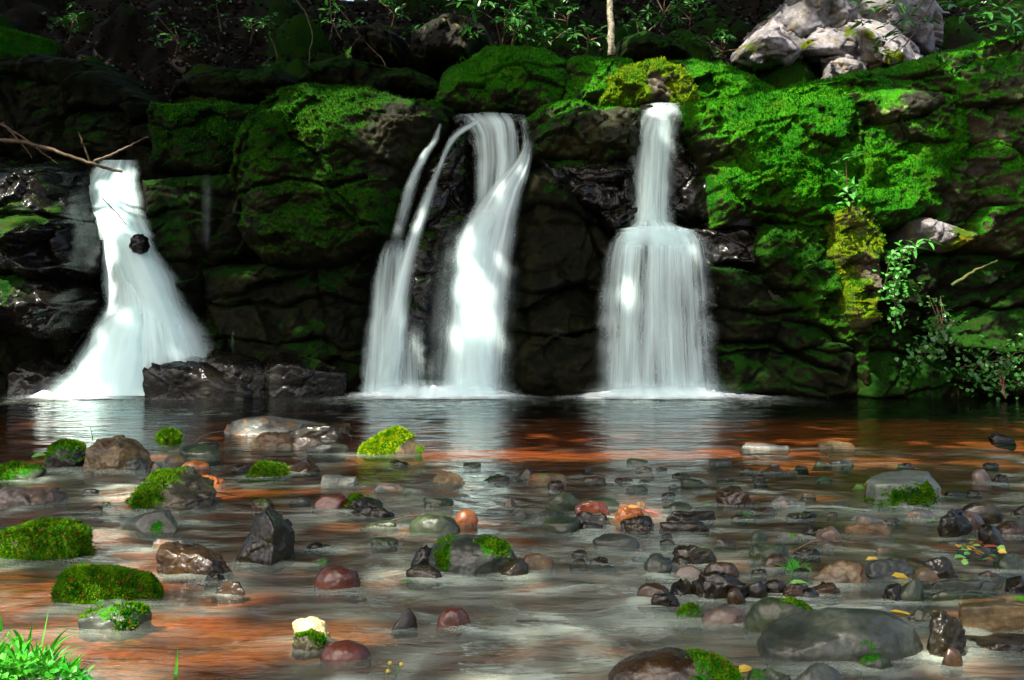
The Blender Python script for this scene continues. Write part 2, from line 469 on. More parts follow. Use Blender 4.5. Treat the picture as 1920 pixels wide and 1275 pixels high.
def relief(name, label, poly, Y0, mat, R=0.3, B=0.3, tilt=(0, 0), amp=0.06, facet=0.10, fs=2.2, moss=0.2, up=0.7,
           cracks=(), steps=0.0, res=0.014, back=0.9, cat='rock', seed=0, tufts=0, group=None, spots=(), tuftm='tuftd', structure=False):
    k = Y0 / F
    pw = [((a - 960) * k, H + (YH - b) * k) for a, b in poly]
    xs = [a for a, b in pw]
    zs = [b for a, b in pw]
    mg = 0.16
    x, z = np.meshgrid(np.arange(min(xs) - mg, max(xs) + mg, res), np.arange(min(zs) - mg, max(zs) + mg, res))
    nr, nc = x.shape
    x, z = x.ravel(), z.ravel()
    o = np.stack([x, np.full_like(x, seed * 5.3), z], 1)
    wx = x + 0.05 * fbm(o * 2.6 + 3, 4)
    wz = z + 0.05 * fbm(o * 2.6 + 31, 4)
    s = seg_sd(wx, wz, pw)
    keep = s > -0.10
    xc, zc = np.mean(xs), np.mean(zs)
    t = np.clip(s / R, 0, 1)
    bul = B * np.sqrt(np.clip(1 - (1 - t) ** 2, 0, 1))
    Y = Y0 - bul + tilt[0] * (x - xc) + tilt[1] * (z - zc)
    q = np.stack([wx, np.full_like(x, seed * 1.7), wz * 1.25], 1)
    off, gap, rid = cells(q * fs, seed)
    tl = (rid - 0.5)
    Y -= facet * ((off[:, 0] * tl[:, 0] + off[:, 2] * tl[:, 2]) * 2.0 + 0.7 * tl[:, 1]) * np.clip(t * 2, 0, 1)
    off2, gap2, rid2 = cells(q * fs * 2.7 + 9, seed + 5)
    t2 = (rid2 - 0.5)
    Y -= facet * (0.28 if mat in ('wet', 'mossdark', 'cliff') else 0.35) * ((off2[:, 0] * t2[:, 0] + off2[:, 2] * t2[:, 2]) * 2.0 + 0.5 * t2[:, 1])
    Y += facet * 0.15 * np.exp(-(gap / 0.06) ** 2)
    f1 = fbm(q * 3.1 + seed, 5)
    if mat in ('wet', 'mossdark', 'cliff'):
        f1 = f1 * 0.6
    Y -= amp * f1
    Y -= amp * (0.08 if mat in ('wet', 'mossdark', 'cliff') else 0.2) * fbm(q * 19, 3)
    if steps:
        ph = z / steps + 0.35 * fbm(o * 1.3 + 7, 3)
        fr = ph - np.floor(ph)
        Y += 0.10 * (fr - 0.5) + 0.05 * np.exp(-(np.minimum(fr, 1 - fr) / 0.05) ** 2)
    for pts, wd, dp in cracks:
        dl = line_d(wx, wz, [((a - 960) * k, H + (YH - b) * k) for a, b in pts])
        Y += dp * np.exp(-(dl / wd) ** 2)
    push = np.clip(-s / 0.10, 0, 1)
    Y += back * push ** 1.3
    Yg = Y.reshape(nr, nc)
    gz, gx = np.gradient(Yg, res)
    nl = np.sqrt(gx ** 2 + gz ** 2 + 1)
    upn = (gz / nl).ravel()
    ms = moss + up * upn + 0.35 * fbm(q * 1.4 + 50, 3)
    for (sx, sy, sr, sa) in spots:
        dx = x - (sx - 960) * k
        dz = z - (H + (YH - sy) * k)
        ms += sa * np.exp(-(dx * dx + dz * dz) / (sr * k) ** 2)
    mm = np.clip(ms, 0, 1)
    lump = np.abs(perlin(q * 13 + 5)) + 0.5 * np.abs(perlin(q * 29 + 8))
    Y = Y - mm * 0.035 * lump
    v = np.stack([x, Y, z], 1)
    f = grid_faces(nr, nc)
    f = f[keep[f].all(1)]
    used = np.zeros(len(v), bool)
    used[f.ravel()] = True
    idx = np.cumsum(used) - 1
    v, f, ms = v[used], idx[f], ms[used]
    me = make_mesh(name, v, f, {"moss": ms})
    ob = link(name, me, M[mat], loc=(float(xc), float(Y0), float(min(zs))))
    if structure:
        tag(ob, kind='structure')
    else:
        tag(ob, label, cat, group)
    if tufts:
        w_ = np.clip(ms - 0.45, 0, 1) * (used.nonzero()[0] >= 0)
        sel = np.random.default_rng(seed + 77).choice(len(v), size=tufts, p=w_ / w_.sum())
        nrm = np.stack([gx.ravel()[used], -np.ones(used.sum()), gz.ravel()[used]], 1)
        nrm /= np.linalg.norm(nrm, axis=1)[:, None]
        tf = tuft_mesh(v[sel], nrm[sel], 0.022, 0.012, seed)
        link("moss", tf, M[tuftm], parent=ob)
    return ob


def tuft_mesh(p, n, ln, wd, seed, name="moss"):
    r = np.random.default_rng(seed + 5)
    k = len(p)
    d = n + r.normal(0, 0.55, (k, 3))
    d[:, 2] += 0.25
    d /= np.linalg.norm(d, axis=1)[:, None]
    sd_ = np.cross(d, r.normal(size=(k, 3)))
    sd_ /= np.linalg.norm(sd_, axis=1)[:, None]
    l_ = ln * r.uniform(0.5, 1.3, (k, 1))
    w_ = wd * r.uniform(0.5, 1.2, (k, 1))
    p = p - n * ln * 0.15
    v = np.concatenate([p - sd_ * w_ * 0.5, p + sd_ * w_ * 0.5, p + d * l_ + sd_ * w_ * 0.15, p + d * l_ * 0.95 - sd_ * w_ * 0.15])
    i = np.arange(k)
    f = np.stack([i, i + k, i + 2 * k, i + 3 * k], 1)
    return make_mesh(name, v, f, smooth=False)


# backing face of the ledge, one rough sheet behind everything
relief("cliff", "", [(-500, 250), (150, 300), (290, 220), (840, 215), (1290, 205), (1500, 170), (2500, 100), (2500, 800), (-500, 800)],
       10.2, 'cliff', R=0.3, B=0.2, amp=0.16, facet=0.35, fs=1.2, moss=-0.2, up=0.5, steps=0.5, res=0.025, seed=1, back=1.2, structure=True)

relief("rock_outcrop", "broad moss-green rock dome standing left of the thin middle waterfall",
       [(497, 205), (530, 168), (580, 155), (640, 160), (700, 168), (760, 178), (818, 192), (845, 206), (832, 250), (800, 300), (765, 350), (742, 410), (735, 440), (700, 475), (640, 498), (560, 500), (500, 500), (455, 440), (450, 360), (440, 300), (465, 240)],
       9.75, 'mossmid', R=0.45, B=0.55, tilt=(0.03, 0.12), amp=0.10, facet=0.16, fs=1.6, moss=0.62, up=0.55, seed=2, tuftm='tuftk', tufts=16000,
       cracks=[([(470, 372), (560, 352), (640, 358), (700, 340)], 0.02, 0.16), ([(530, 190), (470, 300), (455, 380)], 0.02, 0.10), ([(640, 358), (690, 430)], 0.02, 0.1)],
       spots=[(760, 240, 60, -0.7), (480, 420, 60, -0.4), (720, 330, 40, -0.5)])
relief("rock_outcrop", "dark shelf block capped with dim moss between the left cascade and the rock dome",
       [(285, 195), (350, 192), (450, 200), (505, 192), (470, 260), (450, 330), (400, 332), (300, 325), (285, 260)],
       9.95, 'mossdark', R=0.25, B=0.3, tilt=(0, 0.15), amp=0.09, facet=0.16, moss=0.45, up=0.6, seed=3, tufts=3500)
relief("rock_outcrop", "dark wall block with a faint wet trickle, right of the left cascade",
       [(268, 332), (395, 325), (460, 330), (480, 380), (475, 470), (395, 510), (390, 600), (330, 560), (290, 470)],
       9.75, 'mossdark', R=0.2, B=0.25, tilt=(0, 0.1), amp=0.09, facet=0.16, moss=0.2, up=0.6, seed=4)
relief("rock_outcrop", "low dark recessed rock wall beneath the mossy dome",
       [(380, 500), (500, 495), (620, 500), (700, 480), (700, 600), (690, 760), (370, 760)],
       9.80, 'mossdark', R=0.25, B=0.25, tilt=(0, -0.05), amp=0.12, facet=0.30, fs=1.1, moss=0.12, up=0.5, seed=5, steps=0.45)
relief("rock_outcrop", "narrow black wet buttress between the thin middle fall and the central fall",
       [(795, 310), (840, 255), (880, 250), (890, 330), (890, 420), (850, 480), (835, 600), (830, 760), (720, 760), (735, 560), (750, 470), (775, 390)],
       9.70, 'wet', R=0.2, B=0.25, tilt=(0, 0.12), amp=0.09, facet=0.2, fs=1.7, moss=0.08, up=0.5, seed=6)
relief("rock_outcrop", "dark rock lip that the central waterfall pours over",
       [(838, 212), (900, 210), (985, 212), (1000, 240), (1000, 330), (985, 480), (960, 760), (820, 760), (840, 500), (880, 380), (880, 300), (850, 260)],
       9.85, 'wet', R=0.15, B=0.2, tilt=(0, 0.10), amp=0.07, facet=0.16, fs=2.6, moss=0.0, up=0.4, seed=7)
relief("rock_outcrop", "mossy stepped ledge topping the wall between the central and right falls",
       [(978, 225), (1010, 200), (1060, 192), (1120, 196), (1200, 200), (1205, 250), (1195, 300), (1130, 310), (1060, 300), (1000, 300)],
       9.72, 'moss', R=0.25, B=0.32, tilt=(0, 0.35), amp=0.09, facet=0.2, fs=3, moss=0.38, up=0.6, seed=8, tufts=3500, spots=[(1130, 250, 40, -0.6), (1170, 230, 40, -0.6)])
relief("rock_outcrop", "glistening wet step of dark rock between the central and right falls",
       [(1005, 292), (1080, 300), (1150, 292), (1195, 300), (1195, 430), (1150, 440), (1120, 410), (1060, 380), (1010, 360)],
       9.66, 'wet', R=0.18, B=0.28, tilt=(0, 0.35), amp=0.10, facet=0.2, fs=1.8, moss=0.12, up=0.35, seed=9, spots=[(1060, 300, 30, 0.4)])
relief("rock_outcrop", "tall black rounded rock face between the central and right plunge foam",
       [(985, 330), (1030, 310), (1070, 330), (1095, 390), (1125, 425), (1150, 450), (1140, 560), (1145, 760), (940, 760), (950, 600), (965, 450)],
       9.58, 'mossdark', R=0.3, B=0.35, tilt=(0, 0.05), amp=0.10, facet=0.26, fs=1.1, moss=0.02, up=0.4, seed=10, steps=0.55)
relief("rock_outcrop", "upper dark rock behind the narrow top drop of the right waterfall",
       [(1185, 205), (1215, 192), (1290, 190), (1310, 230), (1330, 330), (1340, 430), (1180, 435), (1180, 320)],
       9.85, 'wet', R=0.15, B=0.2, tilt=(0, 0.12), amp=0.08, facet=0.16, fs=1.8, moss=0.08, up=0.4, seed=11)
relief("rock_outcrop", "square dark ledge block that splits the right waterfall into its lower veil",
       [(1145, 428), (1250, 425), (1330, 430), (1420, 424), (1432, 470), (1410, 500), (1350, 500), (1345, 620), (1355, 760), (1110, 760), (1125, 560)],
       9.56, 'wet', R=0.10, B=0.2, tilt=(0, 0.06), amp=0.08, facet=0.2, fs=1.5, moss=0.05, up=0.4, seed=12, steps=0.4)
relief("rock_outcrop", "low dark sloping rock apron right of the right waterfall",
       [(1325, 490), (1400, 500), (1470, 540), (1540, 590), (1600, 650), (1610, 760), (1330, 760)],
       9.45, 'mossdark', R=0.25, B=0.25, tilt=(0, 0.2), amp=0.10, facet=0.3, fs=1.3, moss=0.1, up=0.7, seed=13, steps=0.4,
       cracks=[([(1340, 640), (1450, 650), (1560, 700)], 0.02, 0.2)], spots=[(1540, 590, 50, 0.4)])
relief("rock_outcrop", "big bright moss-draped wall right of the right waterfall",
       [(1278, 200), (1330, 182), (1420, 172), (1500, 158), (1600, 150), (1700, 158), (1780, 175), (1800, 250), (1770, 330), (1720, 430), (1640, 440), (1560, 430), (1530, 425), (1440, 415), (1345, 425), (1325, 340), (1300, 260)],
       9.5, 'moss', R=0.4, B=0.5, tilt=(-0.08, 0.20), amp=0.12, facet=0.22, fs=2.0, moss=0.82, up=0.4, seed=14, tufts=26000,
       cracks=[([(1330, 330), (1400, 400), (1540, 420)], 0.02, 0.1), ([(1700, 230), (1600, 250), (1560, 420)], 0.03, 0.12)],
       spots=[(1330, 300, 40, -0.5), (1690, 250, 70, -0.3), (1680, 200, 45, -0.5)])
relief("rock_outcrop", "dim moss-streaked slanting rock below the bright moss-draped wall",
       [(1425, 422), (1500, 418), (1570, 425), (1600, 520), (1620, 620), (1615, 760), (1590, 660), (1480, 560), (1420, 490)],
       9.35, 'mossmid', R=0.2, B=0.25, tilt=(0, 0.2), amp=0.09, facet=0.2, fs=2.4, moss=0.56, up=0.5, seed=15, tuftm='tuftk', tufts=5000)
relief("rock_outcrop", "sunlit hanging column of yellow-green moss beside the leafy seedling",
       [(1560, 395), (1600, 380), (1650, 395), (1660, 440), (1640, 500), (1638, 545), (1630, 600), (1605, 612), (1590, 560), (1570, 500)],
       9.1, 'mosslit', R=0.14, B=0.22, tilt=(0, 0.25), amp=0.12, facet=0.2, fs=4, moss=0.62, up=0.4, seed=16, tufts=6000, tuftm='tuftm', res=0.01, spots=[(1615, 500, 20, -0.8), (1625, 530, 16, -0.8)])
relief("rock_outcrop", "long sloping slab with pale green lichen spots at the upper right",
       [(1430, 172), (1540, 146), (1640, 132), (1750, 104), (1860, 72), (1960, 50), (2300, 20), (2300, 310), (1900, 310), (1790, 275), (1770, 215), (1770, 185), (1600, 175)],
       9.45, 'lichen', R=0.3, B=0.35, tilt=(-0.10, 0.35), amp=0.09, facet=0.2, fs=1.8, moss=0.36, up=0.6, seed=17, tufts=6000, spots=[(1540, 150, 90, 0.5), (1700, 140, 60, 0.2)])
relief("rock_outcrop", "grey-topped rock shelf jutting out under the lichened slab",
       [(1598, 172), (1680, 165), (1775, 172), (1770, 200), (1720, 225), (1660, 232), (1610, 205)],
       9.15, 'lichen', R=0.15, B=0.2, tilt=(0, 0.5), amp=0.05, facet=0.14, fs=3, moss=0.15, up=0.4, seed=18, spots=[(1640, 180, 40, 0.6)])
relief("rock_outcrop", "brown weathered boulder face above the hanging ivy at the right edge",
       [(1780, 270), (1840, 245), (1920, 290), (2250, 310), (2250, 490), (1900, 480), (1800, 470), (1735, 440), (1745, 350)],
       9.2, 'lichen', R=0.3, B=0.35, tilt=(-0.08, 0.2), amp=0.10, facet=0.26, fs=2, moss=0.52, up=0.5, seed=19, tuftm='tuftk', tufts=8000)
relief("rock_outcrop", "pale sunlit ledge with dripping moss above the ivy",
       [(1718, 420), (1745, 406), (1785, 420), (1825, 445), (1790, 462), (1750, 455)],
       8.85, 'pale', R=0.12, B=0.18, tilt=(0, 0.5), amp=0.05, facet=0.14, fs=4, moss=0.2, up=0.0, seed=20, res=0.01, spots=[(1790, 455, 30, 0.7)])
relief("rock_outcrop", "dark undercut rock wall behind the hanging ivy at the right waterline",
       [(1600, 470), (1700, 450), (1800, 465), (1940, 470), (2250, 480), (2250, 770), (1590, 770), (1605, 640)],
       9.3, 'mossdark', R=0.3, B=0.25, tilt=(-0.05, 0.05), amp=0.14, facet=0.32, fs=1.0, moss=0.42, up=0.6, seed=21, steps=0.42)

# boulders on the terrace above the falls
relief("mossy_boulder", "tall dark-moss boulder rising behind the central waterfall lip",
       [(815, 225), (828, 145), (870, 112), (930, 82), (985, 78), (1035, 98), (1062, 112), (1065, 180), (1050, 230)],
       10.5, 'moss', R=0.5, B=0.5, tilt=(0, 0.45), amp=0.08, facet=0.14, fs=1.6, moss=0.55, up=0.3, seed=22, cat='boulder', tuftm='tuftd', tufts=5000,
       cracks=[([(905, 160), (960, 150), (1060, 130)], 0.015, 0.08)])
relief("mossy_boulder", "low rounded green boulder just right of the tall dark-moss boulder",
       [(1045, 225), (1058, 118), (1100, 99), (1150, 103), (1190, 112), (1200, 150), (1180, 230)],
       10.35, 'moss', R=0.35, B=0.35, tilt=(0, 0.4), amp=0.07, facet=0.14, fs=2.5, moss=0.6, up=0.4, seed=23, cat='boulder', tufts=4000)
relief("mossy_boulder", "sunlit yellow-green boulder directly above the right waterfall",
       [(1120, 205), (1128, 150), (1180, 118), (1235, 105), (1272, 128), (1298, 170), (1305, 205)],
       10.05, 'mosslit', R=0.22, B=0.25, tilt=(0, 0.4), amp=0.07, facet=0.2, fs=3, moss=0.72, up=0.3, seed=24, cat='boulder', tufts=6000, tuftm='tuftm',
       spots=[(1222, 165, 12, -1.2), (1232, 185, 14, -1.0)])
relief("mossy_boulder", "long moss hump sloping down to the right behind the right waterfall",
       [(1265, 205), (1255, 115), (1300, 106), (1350, 116), (1400, 138), (1450, 168), (1440, 210)],
       10.4, 'moss', R=0.3, B=0.3, tilt=(0, 0.45), amp=0.07, facet=0.14, fs=2.5, moss=0.6, up=0.4, seed=25, cat='boulder', tufts=4000)
relief("mossy_boulder", "green moss knob at the upper left edge of the dark slope",
       [(-60, 130), (-50, 60), (0, 45), (24, 55), (28, 100), (20, 125)],
       10.6, 'moss', R=0.2, B=0.25, tilt=(0, 0.3), amp=0.05, facet=0.1, moss=0.6, up=0.4, seed=29, cat='boulder', tufts=1200)

relief("slope_rock", "dim rock with yellow-green lichen patches on the slope left of the hanging brown stem",
       [(660, 100), (675, 55), (720, 40), (745, 70), (740, 110), (700, 118)], 11.2, 'lichdim', R=0.2, B=0.3, tilt=(0, 0.3), amp=0.07, facet=0.2, fs=3, moss=0.0, up=0.3, seed=40)
relief("slope_rock", "dark lichened rock with pale yellow blotches behind the tall dark-moss boulder",
       [(765, 100), (775, 60), (830, 30), (900, 35), (915, 75), (880, 115), (800, 120)], 11.1, 'lichdim', R=0.25, B=0.35, tilt=(0, 0.3), amp=0.07, facet=0.2, fs=3, moss=0.05, up=0.3, seed=41)
relief("slope_rock", "low dark green mound on the slope just above the mossy rock dome",
       [(560, 165), (575, 120), (640, 100), (720, 120), (810, 140), (830, 185), (700, 180)], 10.6, 'mossdark', R=0.25, B=0.3, tilt=(0, 0.5), amp=0.08, facet=0.2, fs=2.5, moss=0.35, up=0.4, seed=42)
relief("slope_rock", "black rock bank laced with roots above the left cascade",
       [(-300, 330), (-300, 120), (0, 105), (80, 90), (170, 120), (250, 170), (295, 200), (285, 330)], 10.5, 'mossdark', R=0.4, B=0.4, tilt=(0, 0.35), amp=0.14, facet=0.3, fs=1.8, moss=0.1, up=0.4, seed=43)
relief("slope_rock", "dark mossy step on the slope behind the dim shelf block",
       [(330, 190), (340, 150), (420, 120), (520, 125), (560, 160), (520, 190), (420, 195)], 10.7, 'mossdark', R=0.25, B=0.3, tilt=(0, 0.5), amp=0.08, facet=0.2, fs=2.5, moss=0.3, up=0.4, seed=44)
relief("slope_rock", "shaded mossy rock behind the fern clump by the birch trunk",
       [(1160, 105), (1170, 70), (1210, 55), (1260, 70), (1300, 100), (1290, 125), (1180, 120)], 11.0, 'mossdark', R=0.2, B=0.3, tilt=(0, 0.4), amp=0.07, facet=0.2, fs=3, moss=0.4, up=0.4, seed=45)

# dark rocks left of the left cascade
relief("wet_boulder", "big black wet boulder against the left side of the left cascade",
       [(-250, 300), (0, 308), (60, 306), (112, 314), (124, 355), (142, 410), (158, 450), (152, 508), (90, 522), (0, 518), (-250, 520)],
       9.25, 'wet', R=0.25, B=0.35, tilt=(0.05, 0.35), amp=0.08, facet=0.22, fs=2.4, moss=0.08, up=0.2, seed=30, back=0.4, cat='boulder',
       cracks=[([(0, 400), (80, 410), (170, 420)], 0.02, 0.14)], spots=[(60, 420, 60, 0.35)])
relief("wet_boulder", "lower dark ledge with a sunlit moss streak under the big black wet boulder",
       [(-250, 512), (0, 512), (60, 515), (115, 545), (150, 570), (128, 603), (100, 616), (0, 602), (-250, 600)],
       9.05, 'wet', R=0.2, B=0.3, tilt=(0, 0.5), amp=0.07, facet=0.2, fs=3, moss=0.1, up=0.2, seed=31, back=0.4, cat='boulder', spots=[(35, 540, 40, 0.6)])
relief("wet_boulder", "recessed black rock filling the gap under the dark ledge at the left edge",
       [(-300, 590), (0, 590), (120, 600), (170, 640), (150, 760), (-300, 760)],
       9.75, 'cliff', R=0.2, B=0.2, amp=0.1, facet=0.3, moss=0.0, up=0.4, seed=32, cat='boulder')
relief("rock_outcrop", "rock bed that the left cascade slides over",
       [(140, 310), (200, 300), (262, 305), (275, 420), (320, 500), (365, 590), (430, 690), (430, 770), (90, 770), (140, 640), (185, 560), (180, 440), (140, 400)],
       10.3, 'wet', R=0.2, B=0.35, tilt=(0, 0.35), amp=0.08, facet=0.2, fs=2, moss=-0.2, up=0.2, seed=33)


# ------------------------------------------------------------------ hillside above
def hill_z(x, y):
    p = np.stack([x, y, np.zeros_like(x)], 1)
    b = 2.25 + 0.80 * (y - 10.1) + 0.02 * x * x * 0.3
    return (b + 0.35 * fbm(p * 0.8 + 4, 4) + 0.10 * fbm(p * 3.5, 4)) * sm(9.95, 10.25, y) ** 0.5


xs_ = np.arange(-9, 9.01, 0.06)
ys_ = np.arange(9.95, 13.6, 0.05)
gx_, gy_ = np.meshgrid(xs_, ys_)
hx, hy = gx_.ravel(), gy_.ravel()
hz = hill_z(hx, hy)
q = np.stack([hx, hy, hz], 1)
off, gap, rid = cells(q * 1.6, 3)
lift = np.where(rid[:, 0] > 0.55, 1, 0) * np.clip(0.75 - np.linalg.norm(off, axis=1), 0, 1) * 0.55
hz = hz + lift
v = np.stack([hx, hy - 0.3 * lift, hz], 1)
ms = 0.32 + 0.9 * lift / 0.4 + 0.4 * fbm(q * 0.9, 3) - 0.25 * (hx < -3)
tag(link("hillside", make_mesh("hillside", v, grid_faces(*gx_.shape), {"moss": ms}), M['hill']), kind='structure')


def leaf_quads(p, n, ln, wd, seed, name="leaves", fold=0.25):
    """lanceolate six-point leaves at points p, pointing along n"""
    r = np.random.default_rng(seed)
    k = len(p)
    d = n / np.linalg.norm(n, axis=1)[:, None]
    s = np.cross(d, np.array([0, 0, 1.0]) + r.normal(0, 0.35, (k, 3)))
    s /= np.linalg.norm(s, axis=1)[:, None]
    u = np.cross(s, d)
    l = (ln * r.uniform(0.65, 1.2, k))[:, None]
    ww = (wd * r.uniform(0.75, 1.2, k))[:, None]
    a = p
    m1 = p + d * l * 0.35 - u * ww * 0.05
    m2 = p + d * l * 0.72 - u * l * 0.05
    tip = p + d * l - u * l * 0.14
    L1 = p + d * l * 0.33 + s * ww * 0.5 + u * ww * fold
    R1 = p + d * l * 0.33 - s * ww * 0.5 + u * ww * fold
    L2 = p + d * l * 0.70 + s * ww * 0.42 + u * (ww * fold * 0.7 - l * 0.05)
    R2 = p + d * l * 0.70 - s * ww * 0.42 + u * (ww * fold * 0.7 - l * 0.05)
    v = np.concatenate([a, m1, m2, tip, L1, R1, L2, R2])
    i = np.arange(k)
    A, M1, M2, T, l1, r1, l2, r2 = [i + j * k for j in range(8)]
    f = np.concatenate([np.stack([A, M1, L_, L_], 1)[:, :3] for L_ in (l1,)] + [np.stack([A, r1, M1], 1)] +
                       [np.stack([M1, M2, l2], 1), np.stack([M1, l2, l1], 1), np.stack([M1, r1, r2], 1), np.stack([M1, r2, M2], 1),
                        np.stack([M2, T, l2], 1), np.stack([M2, r2, T], 1)])
    return make_mesh(name, v, f, smooth=False)


def tube(pts, r0, r1, name="stem", seg=7, jitter=0.0, seed=0):
    pts = np.asarray(pts, float)
    # resample smoothly
    t = np.linspace(0, 1, len(pts))
    tt = np.linspace(0, 1, max(len(pts) * 5, 8))
    c = np.stack([np.interp(tt, t, pts[:, k]) for k in range(3)], 1)
    for _ in range(3):
        c[1:-1] = (c[:-2] + 2 * c[1:-1] + c[2:]) / 4
    if jitter:
        c += np.random.default_rng(seed).normal(0, jitter, c.shape)
    n = len(c)
    d = np.gradient(c, axis=0)
    d /= np.linalg.norm(d, axis=1)[:, None]
    ref = np.array([0.31, -0.9, 0.2])
    a = np.cross(d, ref)
    a /= np.linalg.norm(a, axis=1)[:, None]
    b = np.cross(d, a)
    r = np.linspace(r0, r1, n) * (1 + 0.12 * np.random.default_rng(seed + 1).normal(size=n).clip(-1.5, 1.5))
    an = np.arange(seg) / seg * 2 * math.pi
    v = (c[:, None, :] + r[:, None, None] * (np.cos(an)[None, :, None] * a[:, None, :] + np.sin(an)[None, :, None] * b[:, None, :])).reshape(-1, 3)
    i = np.arange(n * seg).reshape(n, seg)
    j = np.roll(i, -1, 1)
    f = np.stack([i[:-1].ravel(), j[:-1].ravel(), j[1:].ravel(), i[1:].ravel()], 1)
    return v, f


def tubes_mesh(name, lst):
    vs, fs, o = [], [], 0
    for v, f in lst:
        vs.append(v)
        fs.append(f + o)
        o += len(v)
    return make_mesh(name, np.concatenate(vs), np.concatenate(fs))


# fallen leaves over the hillside
nl_ = 6000
lx = rng.uniform(-6, 6, nl_)
ly = rng.uniform(10.3, 13.5, nl_)
lz = hill_z(lx, ly) + 0.05
pp = np.stack([lx, ly, lz], 1)
o2, g2, r2 = cells(np.stack([lx, ly, hill_z(lx, ly)], 1) * 1.6, 3)
pp[:, 2] += np.where(r2[:, 0] > 0.55, 1, 0) * np.clip(0.75 - np.linalg.norm(o2, axis=1), 0, 1) * 0.55
dr = rng.normal(size=(nl_, 3))
dr[:, 2] = dr[:, 2] * 0.5
tag(link("leaf_litter", leaf_quads(pp, dr, 0.09, 0.045, 5, "leaf_litter"), M['litter']), kind='stuff')

# ------------------------------------------------------------------ stream bed and water
STONES = []      # (x, y, a, b) of stones standing in the stream, used by the water surface


def bed_z(x, y):
    p = np.stack([x, y, np.zeros_like(x)], 1)
    dep = 0.034 + 0.18 * sm(5.2, 7.6, y) + 0.015 * fbm(p * 0.8, 3)
    return -np.maximum(dep, 0.028)


# ------------------------------------------------------------------ stones
def ico(sub):
    bm = bmesh.new()
    bmesh.ops.create_icosphere(bm, subdivisions=sub, radius=1)
    v = np.array([x.co[:] for x in bm.verts])
    f = np.array([[q.index for q in x.verts] for x in bm.faces])
    bm.free()
    return v, f


ICO = {k: ico(k) for k in (4, 5, 6)}


